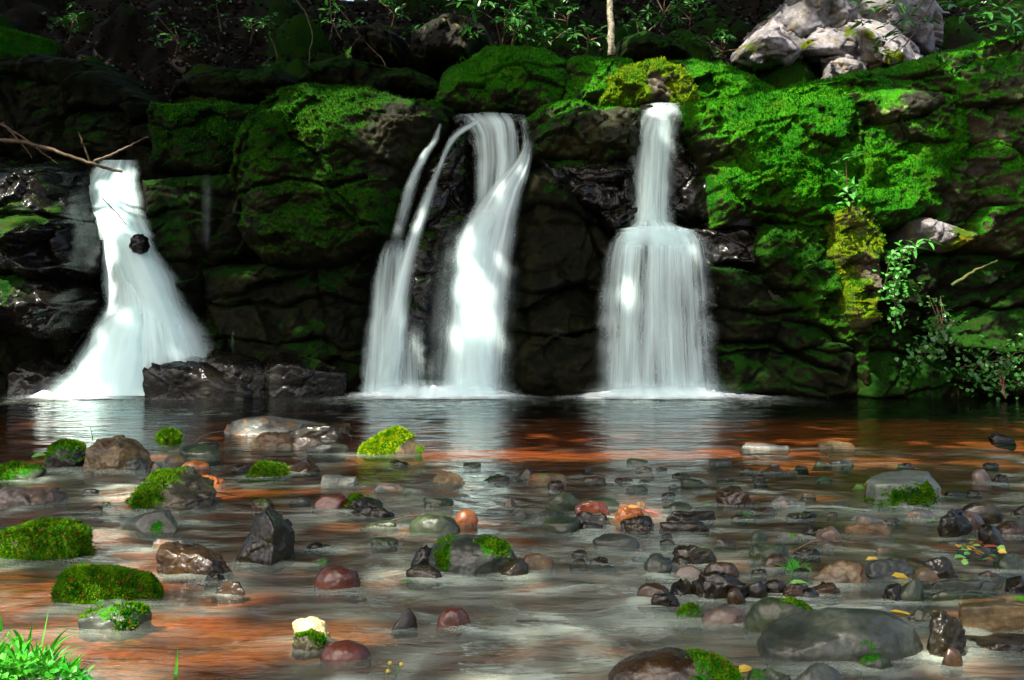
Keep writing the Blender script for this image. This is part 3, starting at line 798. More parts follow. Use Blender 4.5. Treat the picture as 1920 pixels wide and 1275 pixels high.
def stone(box, style, mat, label, moss=-1.0, up=0.3, roll=0, dep=0.7, Y=None, name="stone", cat="stone", group=None, tufts=0, tuftm='tuft', seed=None, sunk=0.62, spots=(), e=None):
    x0, yt, x1, yb = box
    if seed is None:
        seed = int(x0 * 7 + yb * 13) % 9973
    r = np.random.default_rng(seed)
    Yb = Yw(yb) if Y is None else Y
    a = (x1 - x0) * Yb / F / 2
    b = a * dep
    Yc = Yb + b * 0.7
    zt = H - (yt - YH) * (Yb + b * 0.6) / F
    zbase = 0.0 if Y is None else H - (yb - YH) * Yb / F
    hh = max(zt - zbase, min(0.026, a * 0.35))
    zt = zbase + hh
    c = hh * sunk + 0.02 + a * 0.10
    big = (x1 - x0)
    v, f = ICO[6 if big > 150 else 5 if big > 50 else 4]
    n = v.copy()
    ex = e or {'round': 2.2, 'loaf': 2.3, 'slab': 3.0, 'block': 3.6, 'point': 2.0, 'rough': 2.4}[style]
    p = n / ((np.abs(n) ** ex).sum(1) ** (1 / ex))[:, None]
    npl = {'round': 7, 'loaf': 3, 'slab': 10, 'block': 9, 'point': 8, 'rough': 9}[style]
    soft = {'round': 0.25, 'loaf': 0.4, 'slab': 0.12, 'block': 0.12, 'point': 0.06, 'rough': 0.16}[style]
    for k in range(npl):
        pn = r.normal(size=3)
        if style == 'slab': pn[2] *= 1.6
        pn /= np.linalg.norm(pn)
        sup = (p @ pn).max()
        dd = r.uniform(0.62, 0.9) * sup if style not in ('round', 'loaf') else r.uniform(0.68, 0.95) * sup
        h = p @ pn - dd
        p = p - np.where(h > 0, h * (1 - soft), 0)[:, None] * pn
    am = {'round': 0.05, 'loaf': 0.06, 'slab': 0.07, 'block': 0.06, 'point': 0.05, 'rough': 0.10}[style]
    asp = np.array([1.0, dep, max(c / a, 0.35)])
    p = p * (1 + am * fbm(p * asp * 1.8 + seed, 4) + am * 0.45 * fbm(p * asp * 6 + seed, 3))[:, None]
    if style in ('slab', 'block', 'rough'):
        o_, g_, r_ = cells(p * asp * 2.4 + seed, seed)
        p = p * (1 + 0.14 * ((r_ - 0.5) * o_).sum(1)[:, None] * 2)
    if style == 'point':
        p[:, 0] *= 1 - 0.50 * sm(-0.2, 1.0, p[:, 2])
        p[:, 1] *= 1 - 0.45 * sm(-0.2, 1.0, p[:, 2])
        p[:, 0] += 0.22 * sm(0, 1, p[:, 2])
    p = p * np.array([a, b, c])
    cr, sr_ = math.cos(math.radians(roll)), math.sin(math.radians(roll))
    p = p @ np.array([[cr, 0, sr_], [0, 1, 0], [-sr_, 0, cr]])
    yw = r.uniform(-0.25, 0.25)
    p = p @ np.array([[math.cos(yw), math.sin(yw), 0], [-math.sin(yw), math.cos(yw), 0], [0, 0, 1]])
    p[:, 2] += zt - p[:, 2].max()
    above = p[p[:, 2] > zbase - 0.005]
    wx_ = above[:, 0].max() - above[:, 0].min()
    xm = (above[:, 0].max() + above[:, 0].min()) / 2
    p[:, 0] = (p[:, 0] - xm) * (2 * a / max(wx_, 1e-4))
    fy = above[:, 1].min()
    xc = ((x0 + x1) / 2 - 960) / F * (Yb + b * 0.4)
    p[:, 0] += xc
    p[:, 1] += Yb - fy
    me = make_mesh(name, p, f)
    nr = np.empty(len(p) * 3, dtype=np.float32)
    me.vertices.foreach_get("normal", nr)
    nr = nr.reshape(-1, 3)
    ms = moss + up * nr[:, 2] + 0.25 * fbm(p * 9, 3)
    for (sx, sy, sr, sa) in spots:
        kx = (sx - 960) / F * Yc
        kz = H + (YH - sy) / F * Yc
        rr = sr / F * Yc
        ms += sa * np.exp(-((p[:, 0] - kx) ** 2 + (p[:, 2] - kz) ** 2) / rr ** 2)
    at = me.attributes.new("moss", 'FLOAT', 'POINT')
    at.data.foreach_set("value", ms.astype(np.float32))
    loc = (float(xc), float(Yb + b * 0.8), float(max(zbase - 0.02, p[:, 2].min())))
    tf = None
    if tufts:
        w_ = np.clip(ms - 0.42, 0, 1) ** 1.4 * (p[:, 2] > zbase - 0.01) * (nr[:, 1] < 0.6)
        if w_.sum() > 0:
            sel = r.choice(len(p), size=tufts, p=w_ / w_.sum())
            sz = 0.0041 * (Yb ** 0.75)
            pj = p[sel] + r.normal(0, 0.4, (tufts, 3)) * (a * 0.02)
            tf = tuft_mesh(pj, nr[sel].astype(float), sz * 1.15, sz * 0.62, seed)
    ob = link(name, me, M[mat], loc=loc)
    tag(ob, label, cat, group)
    if tf:
        link("moss", tf, M[tuftm], parent=ob)
    if Y is None:
        STONES.append((xc, Yb - fy, a, b, hh))
    return ob


def hull(name, pts, Y0, mat, label, cat="stone", k=26, amp=0.02, moss=-1.0, up=0.3, spots=(), tufts=0, tuftm='tuft', base=True, facet=0.03, sub=6, seed=0, group=None):
    """a stone as the rounded convex body of corner points given as (photo column, photo row, metres behind Y0)"""
    w3 = [P(a, b, Y0 + d) for a, b, d in pts]
    if base:
        lo = [np.array([q_[0], q_[1], -0.16]) for q_ in w3]
        c0 = np.mean(lo, 0)
        w3 += [c0 + (q_ - c0) * np.array([0.96, 1, 1]) for q_ in lo]
    bm = bmesh.new()
    for q_ in w3: bm.verts.new(q_)
    bmesh.ops.convex_hull(bm, input=bm.verts)
    bm.normal_update()
    w3 = np.array(w3)
    cen = (w3.min(0) + w3.max(0)) / 2
    if base: cen[2] = max(cen[2], 0.0)
    N, D = [], []
    for f_ in bm.faces:
        n_ = np.array(f_.normal[:])
        d_ = n_ @ (np.array(f_.verts[0].co[:]) - cen)
        if d_ < 0: n_, d_ = -n_, -d_
        if d_ > 1e-4:
            N.append(n_)
            D.append(d_)
    bm.free()
    N, D = np.array(N), np.array(D)
    v, f = ICO[sub]
    sz = (w3.max(0) - w3.min(0)).max()
    an = np.maximum(w3.max(0) - w3.min(0), sz * 0.25)
    dirs = v * an
    dirs /= np.linalg.norm(dirs, axis=1)[:, None]
    m_ = np.clip(dirs @ N.T, 0, None) / D
    mx = m_.max(1)
    r_ = 1 / (mx * (((m_ / mx[:, None]) ** k).sum(1)) ** (1 / k))
    p = cen + dirs * r_[:, None]
    q = (p - cen) / sz
    o_, g_, rid_ = cells(q * 5 + seed, seed)
    dsp = amp * sz * (fbm(q * 5 + seed, 5) + 0.3 * fbm(q * 22, 3)) + facet * sz * 2 * ((rid_ - 0.5) * o_).sum(1)
    p = p + dirs * dsp[:, None]
    me = make_mesh(name, p, f)
    nr = np.empty(len(p) * 3, dtype=np.float32)
    me.vertices.foreach_get("normal", nr)
    nr = nr.reshape(-1, 3)
    ms = moss + up * nr[:, 2] + 0.25 * fbm(p * 9, 3)
    for (sx, sy, sr, sa) in spots:
        kx, kz, rr = (sx - 960) / F * Y0, H + (YH - sy) / F * Y0, sr / F * Y0
        ms += sa * np.exp(-((p[:, 0] - kx) ** 2 + (p[:, 2] - kz) ** 2) / rr ** 2)
    at = me.attributes.new("moss", 'FLOAT', 'POINT')
    at.data.foreach_set("value", ms.astype(np.float32))
    tf = None
    if tufts:
        w_ = np.clip(ms - 0.42, 0, 1) ** 1.3 * (p[:, 2] > -0.01) * (nr[:, 1] < 0.6)
        sel = np.random.default_rng(seed).choice(len(p), size=tufts, p=w_ / w_.sum())
        z_ = 0.0048 * (Y0 ** 0.75)
        tf = tuft_mesh(p[sel], nr[sel].astype(float), z_ * 1.15, z_ * 0.62, seed)
    ob = link(name, me, M[mat], loc=(float(cen[0]), float(cen[1]), float(p[:, 2].min() if not base else 0)))
    tag(ob, label, cat, group)
    if tf: link("moss", tf, M[tuftm], parent=ob)
    if base: STONES.append((cen[0], cen[1], (w3[:, 0].max() - w3[:, 0].min()) / 2, (w3[:, 1].max() - w3[:, 1].min()) / 2, 0.1))
    return ob


hull("stone", [(502, 947, .12), (497, 952, .08), (545, 977, .18), (553, 1000, .16), (547, 1060, .10), (514, 990, .03), (508, 1058, .0), (445, 1058, .05), (436, 1062, .08), (472, 985, .12), (500, 1040, .32)],
     Yw(1060), 's_dark', "tall pointed dark stone with a pale right facet", k=60, amp=0.015, facet=0.02, moss=-0.5, spots=[(535, 1012, 14, 0.9)], seed=1)
hull("stone", [(1622, 900, .08), (1650, 886, .28), (1700, 879, .36), (1738, 882, .30), (1766, 915, .2), (1732, 901, .02), (1682, 906, -.02), (1640, 908, .0), (1632, 925, .04), (1742, 946, -.03), (1766, 932, .14), (1680, 938, -.02)],
     Yw(946), 's_greyl', "flat-topped grey boulder with a moss-green front, right of the stream", k=40, amp=0.014, facet=0.02, moss=0.30, up=-0.6, spots=[(1700, 930, 50, 0.4), (1752, 915, 25, 0.4)], tufts=3500, seed=2)
hull("stone", [(1802, 1124, .18), (1870, 1118, .22), (1990, 1121, .22), (1800, 1138, .0), (1870, 1134, -.02), (1990, 1140, .0), (1806, 1184, .02), (1870, 1196, -.01), (1990, 1190, .02), (1806, 1170, .25), (1990, 1170, .25)],
     2.72, 's_tan', "square brown block with a splintered orange top, right edge", k=50, amp=0.02, facet=0.03, base=False, moss=0.05, seed=3)
hull("stone", [(1796, 1215, .0), (1805, 1190, .06), (1850, 1186, .10), (1990, 1186, .10), (1990, 1300, .0), (1880, 1205, -.04), (1800, 1275, -.05), (1990, 1215, -.05)],
     2.6, 's_dark', "black square rock under the brown block, bottom right corner", k=40, amp=0.02, facet=0.03, seed=4)
hull("stone", [(417, 808, .05), (430, 790, .12), (475, 780, .2), (520, 781, .2), (560, 786, .2), (612, 793, .2), (617, 802, .1), (590, 813, .0), (430, 816, .0), (500, 815, -.03), (500, 786, .08)],
     Yw(815), 's_slab', "large pale mottled slab, the farthest stone in the pool", k=40, amp=0.012, facet=0.02, seed=5)
hull("stone", [(151, 862, .05), (160, 840, .08), (178, 828, .12), (214, 816, .2), (245, 818, .22), (274, 838, .2), (277, 850, .1), (290, 866, .15), (284, 881, .05), (158, 881, .03), (220, 838, -.02), (210, 884, -.03)],
     Yw(881), 's_tan', "large humped boulder, tan on top and dark below, near the left pool edge", k=30, amp=0.03, facet=0.06, moss=-0.6, seed=6)
hull("wet_rock", [(255, 706, .06), (272, 682, .1), (310, 664, .2), (345, 656, .3), (378, 664, .3), (430, 694, .15), (474, 722, .1), (478, 740, .05), (400, 746, .0), (285, 746, .0), (258, 728, .04), (340, 694, -.03), (415, 722, -.03)],
     8.86, 'wet', "black wet slab rock at the foot of the left cascade", cat="rock", k=16, amp=0.016, facet=0.03, moss=-0.1, seed=7)
hull("wet_rock", [(372, 672, .1), (408, 652, .2), (440, 662, .2), (490, 672, .2), (508, 708, .1), (490, 742, .05), (380, 742, .0), (440, 690, -.03)],
     8.98, 'wet', "rough black rock piled behind the wet slab at the cascade foot", cat="rock", k=16, amp=0.02, facet=0.04, moss=0.0, seed=8)
hull("wet_rock", [(494, 672, .2), (510, 657, .3), (560, 660, .3), (610, 676, .25), (650, 694, .15), (652, 700, .1), (645, 738, .1), (495, 740, .0), (580, 690, .0), (520, 680, -.02)],
     9.0, 'wet', "dark brown ridge rock right of the black wet slab", cat="rock", k=18, amp=0.016, facet=0.04, moss=0.0, spots=[(580, 675, 14, 0.7)], seed=9)

def block(label, poly, Y0, mat, seed, dep=0.9, front=0.25, spots=(), **kw):
    cx = sum(a for a, b in poly) / len(poly)
    cy = sum(b for a, b in poly) / len(poly)
    poly = [(cx + (a - cx) * 1.24, cy + (b - cy) * 1.24) for a, b in poly]
    pts = [(a, b, 0.12) for a, b in poly]
    pts += [(cx + (a - cx) * 0.6, cy + (b - cy) * 0.6 - 4, -front * (0.6 + 0.4 * math.sin(i * 2.1 + seed))) for i, (a, b) in enumerate(poly)]
    pts += [(cx + (a - cx) * 0.85, cy + (b - cy) * 0.85 + 4, dep) for a, b in poly]
    return hull("pale_boulder", pts, Y0, mat, label, cat="boulder", k=90, amp=0.03, facet=0.085, base=False, moss=0.10, up=0.0, spots=spots, seed=seed)


block("leftmost pale wedge with a black hollow beneath it", [(1383, 112), (1388, 98), (1422, 62), (1457, 38), (1470, 82), (1506, 98), (1470, 116), (1410, 122)], 10.9, 'pale', 61, spots=[(1400, 95, 18, 0.6)])
block("upper left pale grey block of the boulder pile under the rhododendron", [(1452, 88), (1458, 38), (1484, 4), (1530, -28), (1585, -32), (1606, 42), (1545, 62), (1500, 84)], 11.2, 'pale', 62)
block("upper right pale block half hidden by rhododendron leaves", [(1580, -40), (1700, -34), (1748, 20), (1738, 95), (1672, 62), (1602, 44)], 11.4, 'pale', 63)
block("middle pale block with a yellow moss streak, under the upper left block", [(1496, 100), (1520, 64), (1590, 45), (1614, 88), (1602, 118), (1548, 108)], 11.0, 'pale', 64, spots=[(1505, 90, 15, 0.8), (1590, 66, 16, 0.7)])
block("lower right pale block with mossy patches beside the lichened slab", [(1600, 50), (1660, 56), (1705, 82), (1728, 125), (1650, 145), (1604, 124)], 10.95, 'pale', 65, spots=[(1660, 115, 22, 0.7), (1615, 70, 14, 0.6)])
block("small foot block at the bottom of the pale boulder pile", [(1549, 114), (1592, 106), (1622, 122), (1628, 158), (1553, 160)], 10.8, 'pale', 66)

T = [
 # box (x0, top, x1, waterline), style, material, label, options
 ((78, 828, 160, 876), 'loaf', 's_dark', "dark stone with a flat green moss cap, left neighbour of the tan-topped boulder", dict(moss=0.25, up=0.6, tufts=1500)),
 ((222, 856, 274, 882), 'slab', 's_grey', "small grey stone leaning on the foot of the tan-topped boulder", dict(roll=-18)),
 ((291, 806, 337, 825), 'round', 's_moss', "tiny green moss mound standing alone in the dark pool", dict(moss=0.9, tufts=1400)),
 ((-15, 872, 77, 899), 'round', 's_green', "low mossy olive stone at the left edge below the dark moss-capped stone", dict(moss=0.2, up=0.4, tufts=900, spots=[(10, 885, 30, 0.7)])),
 ((-30, 916, 108, 947), 'slab', 's_pink', "flat pinkish-grey slab at the left edge above the wide moss block", dict(moss=0.0, up=0.1, sunk=0.8)),
 ((219, 890, 400, 958), 'rough', 's_moss', "chunky boulder half green moss and half yellow moss, left of centre", dict(moss=0.50, up=0.4, tufts=9000, dep=0.75, spots=[(372, 930, 45, -0.7), (340, 905, 30, -0.25)])),
 ((212, 958, 333, 998), 'point', 's_grey', "grey angular half-sunk stone just below the green and yellow moss boulder", dict(moss=-0.3, spots=[(300, 985, 30, 0.9)], dep=0.6)),
 ((-40, 979, 161, 1051), 'block', 's_moss', "wide block thick with bronze-green moss, cut by the left edge", dict(moss=0.85, up=0.2, tufts=14000, dep=0.5)),
 ((96, 1063, 289, 1131), 'loaf', 's_moss', "loaf-shaped stone fully coated in bright moss above the grass tuft", dict(moss=0.95, up=0.2, tufts=16000, roll=-11, dep=0.45)),
 ((143, 1130, 270, 1180), 'slab', 's_grey', "low grey stone with thin moss in front of the loaf-shaped moss stone", dict(moss=0.25, up=0.3, tufts=2200, roll=-12, sunk=0.8)),
 ((281, 1026, 432, 1080), 'slab', 's_brown', "wet brown slanting slab lying against the left of the pointed dark stone", dict(roll=-18, dep=0.5)),
 ((532, 795, 660, 822), 'slab', 's_dark', "dark flat slab lapping the right end of the large pale slab", dict(roll=7, dep=0.4, moss=0.0, up=0.2)),
 ((464, 812, 562, 840), 'rough', 's_tan', "tan stone with a dark hollow under the large pale slab", dict(dep=0.5)),
 ((546, 820, 616, 842), 'slab', 's_pink', "thin pink tilted flake beside the tan hollow stone", dict(roll=-8, dep=0.5)),
 ((572, 831, 652, 851), 'round', 's_grey', "smooth light grey flat stone below the pink flake", dict(dep=0.5)),
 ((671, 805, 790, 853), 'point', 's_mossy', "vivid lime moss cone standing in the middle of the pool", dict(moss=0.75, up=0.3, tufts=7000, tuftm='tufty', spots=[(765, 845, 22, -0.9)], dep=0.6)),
 ((461, 870, 536, 896), 'rough', 's_moss', "small fresh-green moss clump left of the brown angular stone", dict(moss=0.7, tufts=2600)),
 ((528, 862, 598, 886), 'point', 's_brown', "brown angular stone right of the small moss clump", dict()),
 ((598, 893, 672, 911), 'slab', 's_greyl', "glinting silver-white flat stone below the brown angular stone", dict(dep=0.5)),
 ((585, 927, 662, 954), 'round', 's_red', "glossy red-brown oval stone above the tall pointed stone's right", dict(dep=0.6)),
 ((640, 930, 716, 958), 'slab', 's_dark', "dark flat stone with a moss edge touching the glossy red-brown oval", dict(moss=0.15, up=0.2, roll=-10, tufts=700)),
 ((654, 949, 738, 968), 'slab', 's_dark', "thin wet black flake in front of the moss-edged dark stone", dict(dep=0.5)),
 ((330, 834, 411, 859), 'round', 's_green', "dark olive elongated stone under the thin arched twig", dict(roll=-8, dep=0.5)),
 ((362, 826, 410, 836), 'slab', 's_dark', "thin black sliver just behind the dark olive stone", dict(dep=0.4)),
 ((300, 852, 347, 870), 'round', 's_tan', "small plain tan stone right of the tan-topped boulder", dict()),
 ((338, 864, 389, 877), 'round', 's_orange', "small flat orange stone beside the plain tan stone", dict(dep=0.5)),
 ((280, 868, 303, 888), 'round', 's_pink', "little upright pale pink pebble at the boulder's right foot", dict()),
 ((345, 890, 416, 911), 'slab', 's_orange', "rusty orange flake behind the green and yellow moss boulder", dict(dep=0.5)),
 ((318, 874, 370, 889), 'slab', 's_green', "low green-grey stone behind the green and yellow moss boulder", dict(moss=0.2, dep=0.5)),
 ((434, 870, 466, 880), 'slab', 's_dark', "short black flake left of the small fresh-green moss clump", dict(dep=0.5)),
 ((468, 936, 512, 958), 'rough', 's_brown', "brown mossy stone peeping behind the tall pointed stone", dict(moss=0.2)),
 ((968, 878, 1002, 895), 'point', 's_dark', "small dark wedge-shaped pebble near mid stream", dict()),
 ((988, 888, 1062, 906), 'round', 's_tan', "olive-tan flat stone just right of the dark wedge pebble", dict(dep=0.5, moss=0.1)),
 ((1027, 900, 1058, 918), 'rough', 's_brown', "small knobbly brown stone carrying a dead leaf below the olive-tan stone", dict()),
 ((1027, 925, 1097, 958), 'round', 's_green', "dark seal-shaped rounded stone leaning up to the right", dict(roll=-22, dep=0.5)),
 ((1083, 933, 1163, 951), 'round', 's_green', "smooth dark green stone behind the reddish angular one", dict(dep=0.5)),
 ((1078, 940, 1145, 966), 'block', 's_red', "reddish angular stone with a bark-like face right of the seal-shaped stone", dict(dep=0.5)),
 ((990, 958, 1072, 977), 'slab', 's_grey', "flat speckled grey slab left of the dome-shaped green-grey stone", dict(dep=0.5)),
 ((1016, 970, 1092, 998), 'round', 's_green', "dome-shaped green-grey stone in the mid-stream cluster", dict(moss=0.1, up=0.1)),
 ((1078, 958, 1142, 976), 'slab', 's_dark', "black broken flake under the reddish angular stone", dict(dep=0.4, roll=-8)),
 ((1084, 978, 1132, 993), 'slab', 's_dark', "small black wet chip right of the dome-shaped stone", dict(dep=0.5)),
 ((1153, 951, 1211, 982), 'rough', 's_orange', "bright orange sunlit stone in the middle of the stream", dict(dep=0.6)),
 ((1164, 968, 1229, 986), 'slab', 's_dark', "black slab directly beneath the bright orange stone", dict(dep=0.5)),
 ((1168, 981, 1219, 994), 'slab', 's_brown', "thin brown slab below the black slab under the orange stone", dict(dep=0.4)),
 ((1249, 958, 1346, 979), 'slab', 's_dark', "long dark wet slab, upper of two right of the orange stone", dict(dep=0.35, roll=4)),
 ((1237, 978, 1332, 997), 'slab', 's_dark', "long dark wet slab, lower of two right of the orange stone", dict(dep=0.35)),
 ((944, 932, 969, 950), 'point', 's_brown', "tiny brown pyramid pebble left of the seal-shaped stone", dict()),
 ((851, 956, 896, 983), 'round', 's_orange', "shiny amber rounded stone right of the pale green dome", dict()),
 ((764, 966, 863, 999), 'round', 's_green', "pale green half-sunk dome with dark sticks on its left", dict(dep=0.5, moss=0.1)),
 ((1112, 1003, 1202, 1025), 'round', 's_grey', "long silvery grey pebble below the bright orange stone", dict(dep=0.4)),
 ((796, 1010, 971, 1075), 'loaf', 's_grey', "big oval grey boulder with moss patches and one green leaf, centre", dict(moss=0.12, up=0.2, tufts=2200, dep=0.6, spots=[(930, 1022, 40, 0.3), (830, 1045, 22, 0.35)])),
 ((768, 1022, 818, 1066), 'rough', 's_dark', "dark knobbly stone pressed against the left end of the big oval boulder", dict(roll=-20)),
 ((759, 1062, 830, 1086), 'round', 's_dark', "glossy dark flat stone below the left end of the big oval boulder", dict(dep=0.5)),
 ((938, 1048, 992, 1081), 'round', 's_dark', "dark egg-like stone at the right end of the big oval boulder", dict(roll=-18)),
 ((974, 1038, 1040, 1066), 'round', 's_tan', "wet tan-rimmed stone behind the dark egg-like stone", dict(dep=0.5)),
 ((586, 1063, 674, 1104), 'loaf', 's_red', "red rounded boulder with water pouring round it, left of centre", dict()),
 ((1257, 1022, 1347, 1057), 'rough', 's_dark', "dark angular stone with a green leaf on its right shoulder", dict(dep=0.5)),
 ((1209, 1040, 1264, 1076), 'slab', 's_grey', "tilted stone with a pale scratched face left of the dark angular stone", dict(roll=-30)),
 ((1322, 1056, 1387, 1083), 'round', 's_brown', "smooth brown oval stone above the long dark ridge stone", dict(dep=0.5)),
 ((1266, 1062, 1322, 1081), 'round', 's_pink', "mauve water-washed stone left of the smooth brown oval", dict(dep=0.5)),
 ((1194, 1095, 1259, 1123), 'round', 's_brown', "shiny brown rounded stone at the left end of the right-hand cluster", dict(dep=0.6)),
 ((1257, 1088, 1307, 1116), 'rough', 's_dark', "mossy broken stone between the shiny brown stone and the long dark ridge", dict(moss=0.2)),
 ((1299, 1071, 1402, 1123), 'rough', 's_dark', "long dark ridge stone rising to the right in the right-hand cluster", dict(roll=-22, dep=0.5)),
 ((1364, 1102, 1401, 1133), 'round', 's_brown', "upright brown disc stone in front of the long dark ridge stone", dict(roll=25)),
 ((1221, 1114, 1276, 1136), 'slab', 's_dark', "thin dark leaf-shaped flake below the shiny brown rounded stone", dict(roll=-18, dep=0.4)),
 ((1269, 1138, 1322, 1161), 'round', 's_green', "small moss-topped stone left of the speckled flat pebble", dict(moss=0.3, up=0.4, tufts=700)),
 ((1317, 1140, 1410, 1169), 'round', 's_pink', "speckled flat mauve pebble between the small mossy one and the long green stone", dict(dep=0.5)),
 ((1404, 1125, 1540, 1191), 'loaf', 's_green', "long green-grey cucumber-shaped stone leaning right above the largest grey boulder", dict(roll=-18, dep=0.45, moss=0.15, up=0.2, tufts=900)),
 ((1434, 1157, 1748, 1242), 'loaf', 's_grey', "largest smooth grey boulder, lower right foreground", dict(dep=0.5, moss=0.02, up=0.1, roll=3, spots=[(1630, 1195, 30, 0.4), (1715, 1190, 40, 0.3)], tufts=350, e=2.5)),
 ((1742, 1143, 1820, 1232), 'rough', 's_dark', "rough dark grey stone wedged between the largest grey boulder and the brown block", dict(dep=0.7)),
 ((1140, 1229, 1410, 1330), 'loaf', 's_brown', "broad brown boulder with a moss patch, cut off by the bottom edge", dict(dep=0.5, moss=-0.1, spots=[(1340, 1262, 55, 0.8)], tufts=2500)),
 ((1488, 1250, 1592, 1310), 'round', 's_grey', "rounded grey stone cut by the bottom edge below the largest grey boulder", dict()),
 ((1395, 1256, 1500, 1310), 'rough', 's_green', "mossy low stone at the bottom edge right of the broad brown boulder", dict(moss=0.2, roll=-15)),
 ((1614, 1231, 1677, 1254), 'round', 's_green', "small dark moss-tinted stone just in front of the largest grey boulder", dict(moss=0.2)),
 ((1768, 1215, 1808, 1247), 'round', 's_brown', "little brown stone tucked left of the black square rock", dict()),
 ((1588, 980, 1677, 1003), 'block', 's_tan', "oblong tan-orange slab, right of centre in the stream", dict(dep=0.4)),
 ((1509, 984, 1557, 1006), 'slab', 's_dark', "dark hooked stone left of the oblong tan slab", dict(roll=-15)),
 ((1533, 988, 1582, 1011), 'slab', 's_pink', "pale slanting flake against the dark hooked stone", dict(roll=18, dep=0.4)),
 ((1406, 1020, 1484, 1051), 'block', 's_green', "dark flat-topped slab left of the forked twig", dict(dep=0.5, roll=-6)),
 ((1431, 1040, 1502, 1063), 'round', 's_brown', "brown wet slab just below the dark flat-topped slab", dict(roll=-10, dep=0.4)),
 ((1488, 1028, 1539, 1041), 'slab', 's_dark', "thin dark stone under the forked twig", dict(dep=0.5)),
 ((1526, 1052, 1632, 1095), 'rough', 's_tan', "knobbly tan stone shaped like a turtle beside a green grass clump", dict(dep=0.5, roll=8)),
 ((1621, 1047, 1718, 1086), 'slab', 's_grey', "folded grey stone right of the knobbly tan stone", dict(dep=0.5, roll=8)),
 ((1727, 1047, 1802, 1084), 'rough', 's_dark', "dark arched stone under the drift of leaves", dict(roll=10, dep=0.5)),
 ((1708, 1066, 1764, 1089), 'round', 's_tan', "small tan stone left of the dark arched stone", dict()),
 ((1399, 1090, 1442, 1121), 'round', 's_dark', "first dark stone of the row behind the long green stone", dict()),
 ((1429, 1088, 1482, 1112), 'round', 's_dark', "flat dark stone topping the row behind the long green stone", dict(dep=0.5)),
 ((1469, 1094, 1522, 1121), 'rough', 's_brown', "brown stone with a green leaf in the row behind the long green stone", dict()),
 ((1499, 1104, 1542, 1122), 'round', 's_dark', "low dark stone at the front of the row behind the long green stone", dict()),
 ((1519, 1094, 1582, 1114), 'slab', 's_brown', "last flat brown stone at the right end of the dark row", dict(roll=10, dep=0.4)),
 ((1658, 1096, 1707, 1126), 'rough', 's_dark', "dark squat stone paired with the mossy ridge stone", dict()),
 ((1682, 1084, 1742, 1126), 'point', 's_green', "mossy sharp-ridged stone right of the dark squat stone", dict(moss=0.1)),
 ((1712, 1086, 1748, 1106), 'slab', 's_grey', "light grey square stone behind the mossy sharp-ridged stone", dict()),
 ((1744, 1091, 1872, 1105), 'slab', 's_grey', "long water-washed grey slab above the brown block", dict(dep=0.25)),
 ((1742, 1106, 1882, 1124), 'slab', 's_green', "long olive slab just above the square brown block", dict(dep=0.25)),
 ((1890, 1080, 1940, 1107), 'slab', 's_dark', "dark pointed stone at the right edge above the brown block", dict()),
 ((1872, 1040, 1940, 1068), 'slab', 's_green', "green-grey split stone at the right edge beside the leaf drift", dict(roll=-12)),
 ((1798, 943, 1886, 981), 'round', 's_dark', "large dark cigar-shaped stone in the right-hand pile", dict(roll=22, dep=0.4)),
 ((1784, 960, 1852, 992), 'round', 's_brown', "brown rounded stone beneath the dark cigar-shaped stone", dict(roll=14, dep=0.5)),
 ((1761, 956, 1832, 1007), 'slab', 's_dark', "upright tilted dark slab at the left of the right-hand pile", dict(roll=42, dep=0.5)),
 ((1842, 985, 1887, 1024), 'round', 's_dark', "dark purple-brown rounded stone standing at the pile's right front", dict(roll=30)),
 ((1874, 979, 1935, 1001), 'round', 's_brown', "brown oval stone at the right edge by a curl of white water", dict()),
 ((1825, 880, 1864, 904), 'round', 's_pink', "pink rounded pebble right of the flat-topped moss-fronted boulder", dict(roll=30)),
 ((1863, 889, 1892, 906), 'rough', 's_dark', "small dark stone touching the pink rounded pebble", dict()),
 ((1393, 834, 1482, 842), 'slab', 's_slab', "thin pale stone barely breaking the smooth pool, right of centre", dict(dep=0.3)),
 ((1537, 828, 1604, 841), 'slab', 's_tan', "thin mottled stone farther right in the smooth brown pool", dict(dep=0.3)),
 ((1858, 812, 1903, 826), 'slab', 's_dark', "small dark stone in the brown pool near the right edge", dict(roll=-12)),
 ((1448, 931, 1512, 948), 'slab', 's_slab', "speckled low stone between mid stream and the flat-topped boulder", dict(dep=0.5)),
 ((1344, 913, 1420, 946), 'slab', 's_brown', "wide brown stone with stacked ledges above the long dark slabs", dict(dep=0.5)),
 ((544, 1160, 614, 1198), 'rough', 's_white', "cream-white stone shining in the foreground", dict(dep=0.7, roll=-6)),
 ((546, 1186, 608, 1217), 'slab', 's_moss', "dark mossy chip under the cream-white stone", dict(moss=0.35, up=0.5, tufts=1500, roll=-14)),
 ((736, 1143, 781, 1176), 'point', 's_dark', "small dark ribbed stone alone in the foreground water", dict()),
 ((818, 1141, 882, 1174), 'round', 's_red', "salmon stone just awash right of the small dark ribbed stone", dict(sunk=1.0)),
 ((598, 1205, 692, 1236), 'round', 's_red', "pink submerged stone right of the cream-white stone", dict(sunk=1.0)),
 ((1905, 948, 1935, 966), 'round', 's_dark', "small black pebble at the right edge above the pile", dict()),
 ((700, 905, 760, 918), 'slab', 's_slab', "low pale ripple-washed stone right of the silver-white flat stone", dict(dep=0.5)),
 ((808, 884, 872, 908), 'rough', 's_tan', "buff wrinkled stone with a broken top right of the lime moss cone", dict(dep=0.5)),
 ((792, 932, 850, 950), 'slab', 's_green', "flat green-tinted stone with a pale leaf, upper centre", dict(dep=0.5)),
 ((1240, 1000, 1262, 1010), 'round', 's_dark', "tiny dark pebble under the lower long dark slab", dict()),
 ((1407, 996, 1440, 1012), 'round', 's_green', "little mossy green pebble between the long slabs and the tan slab", dict(moss=0.2)),
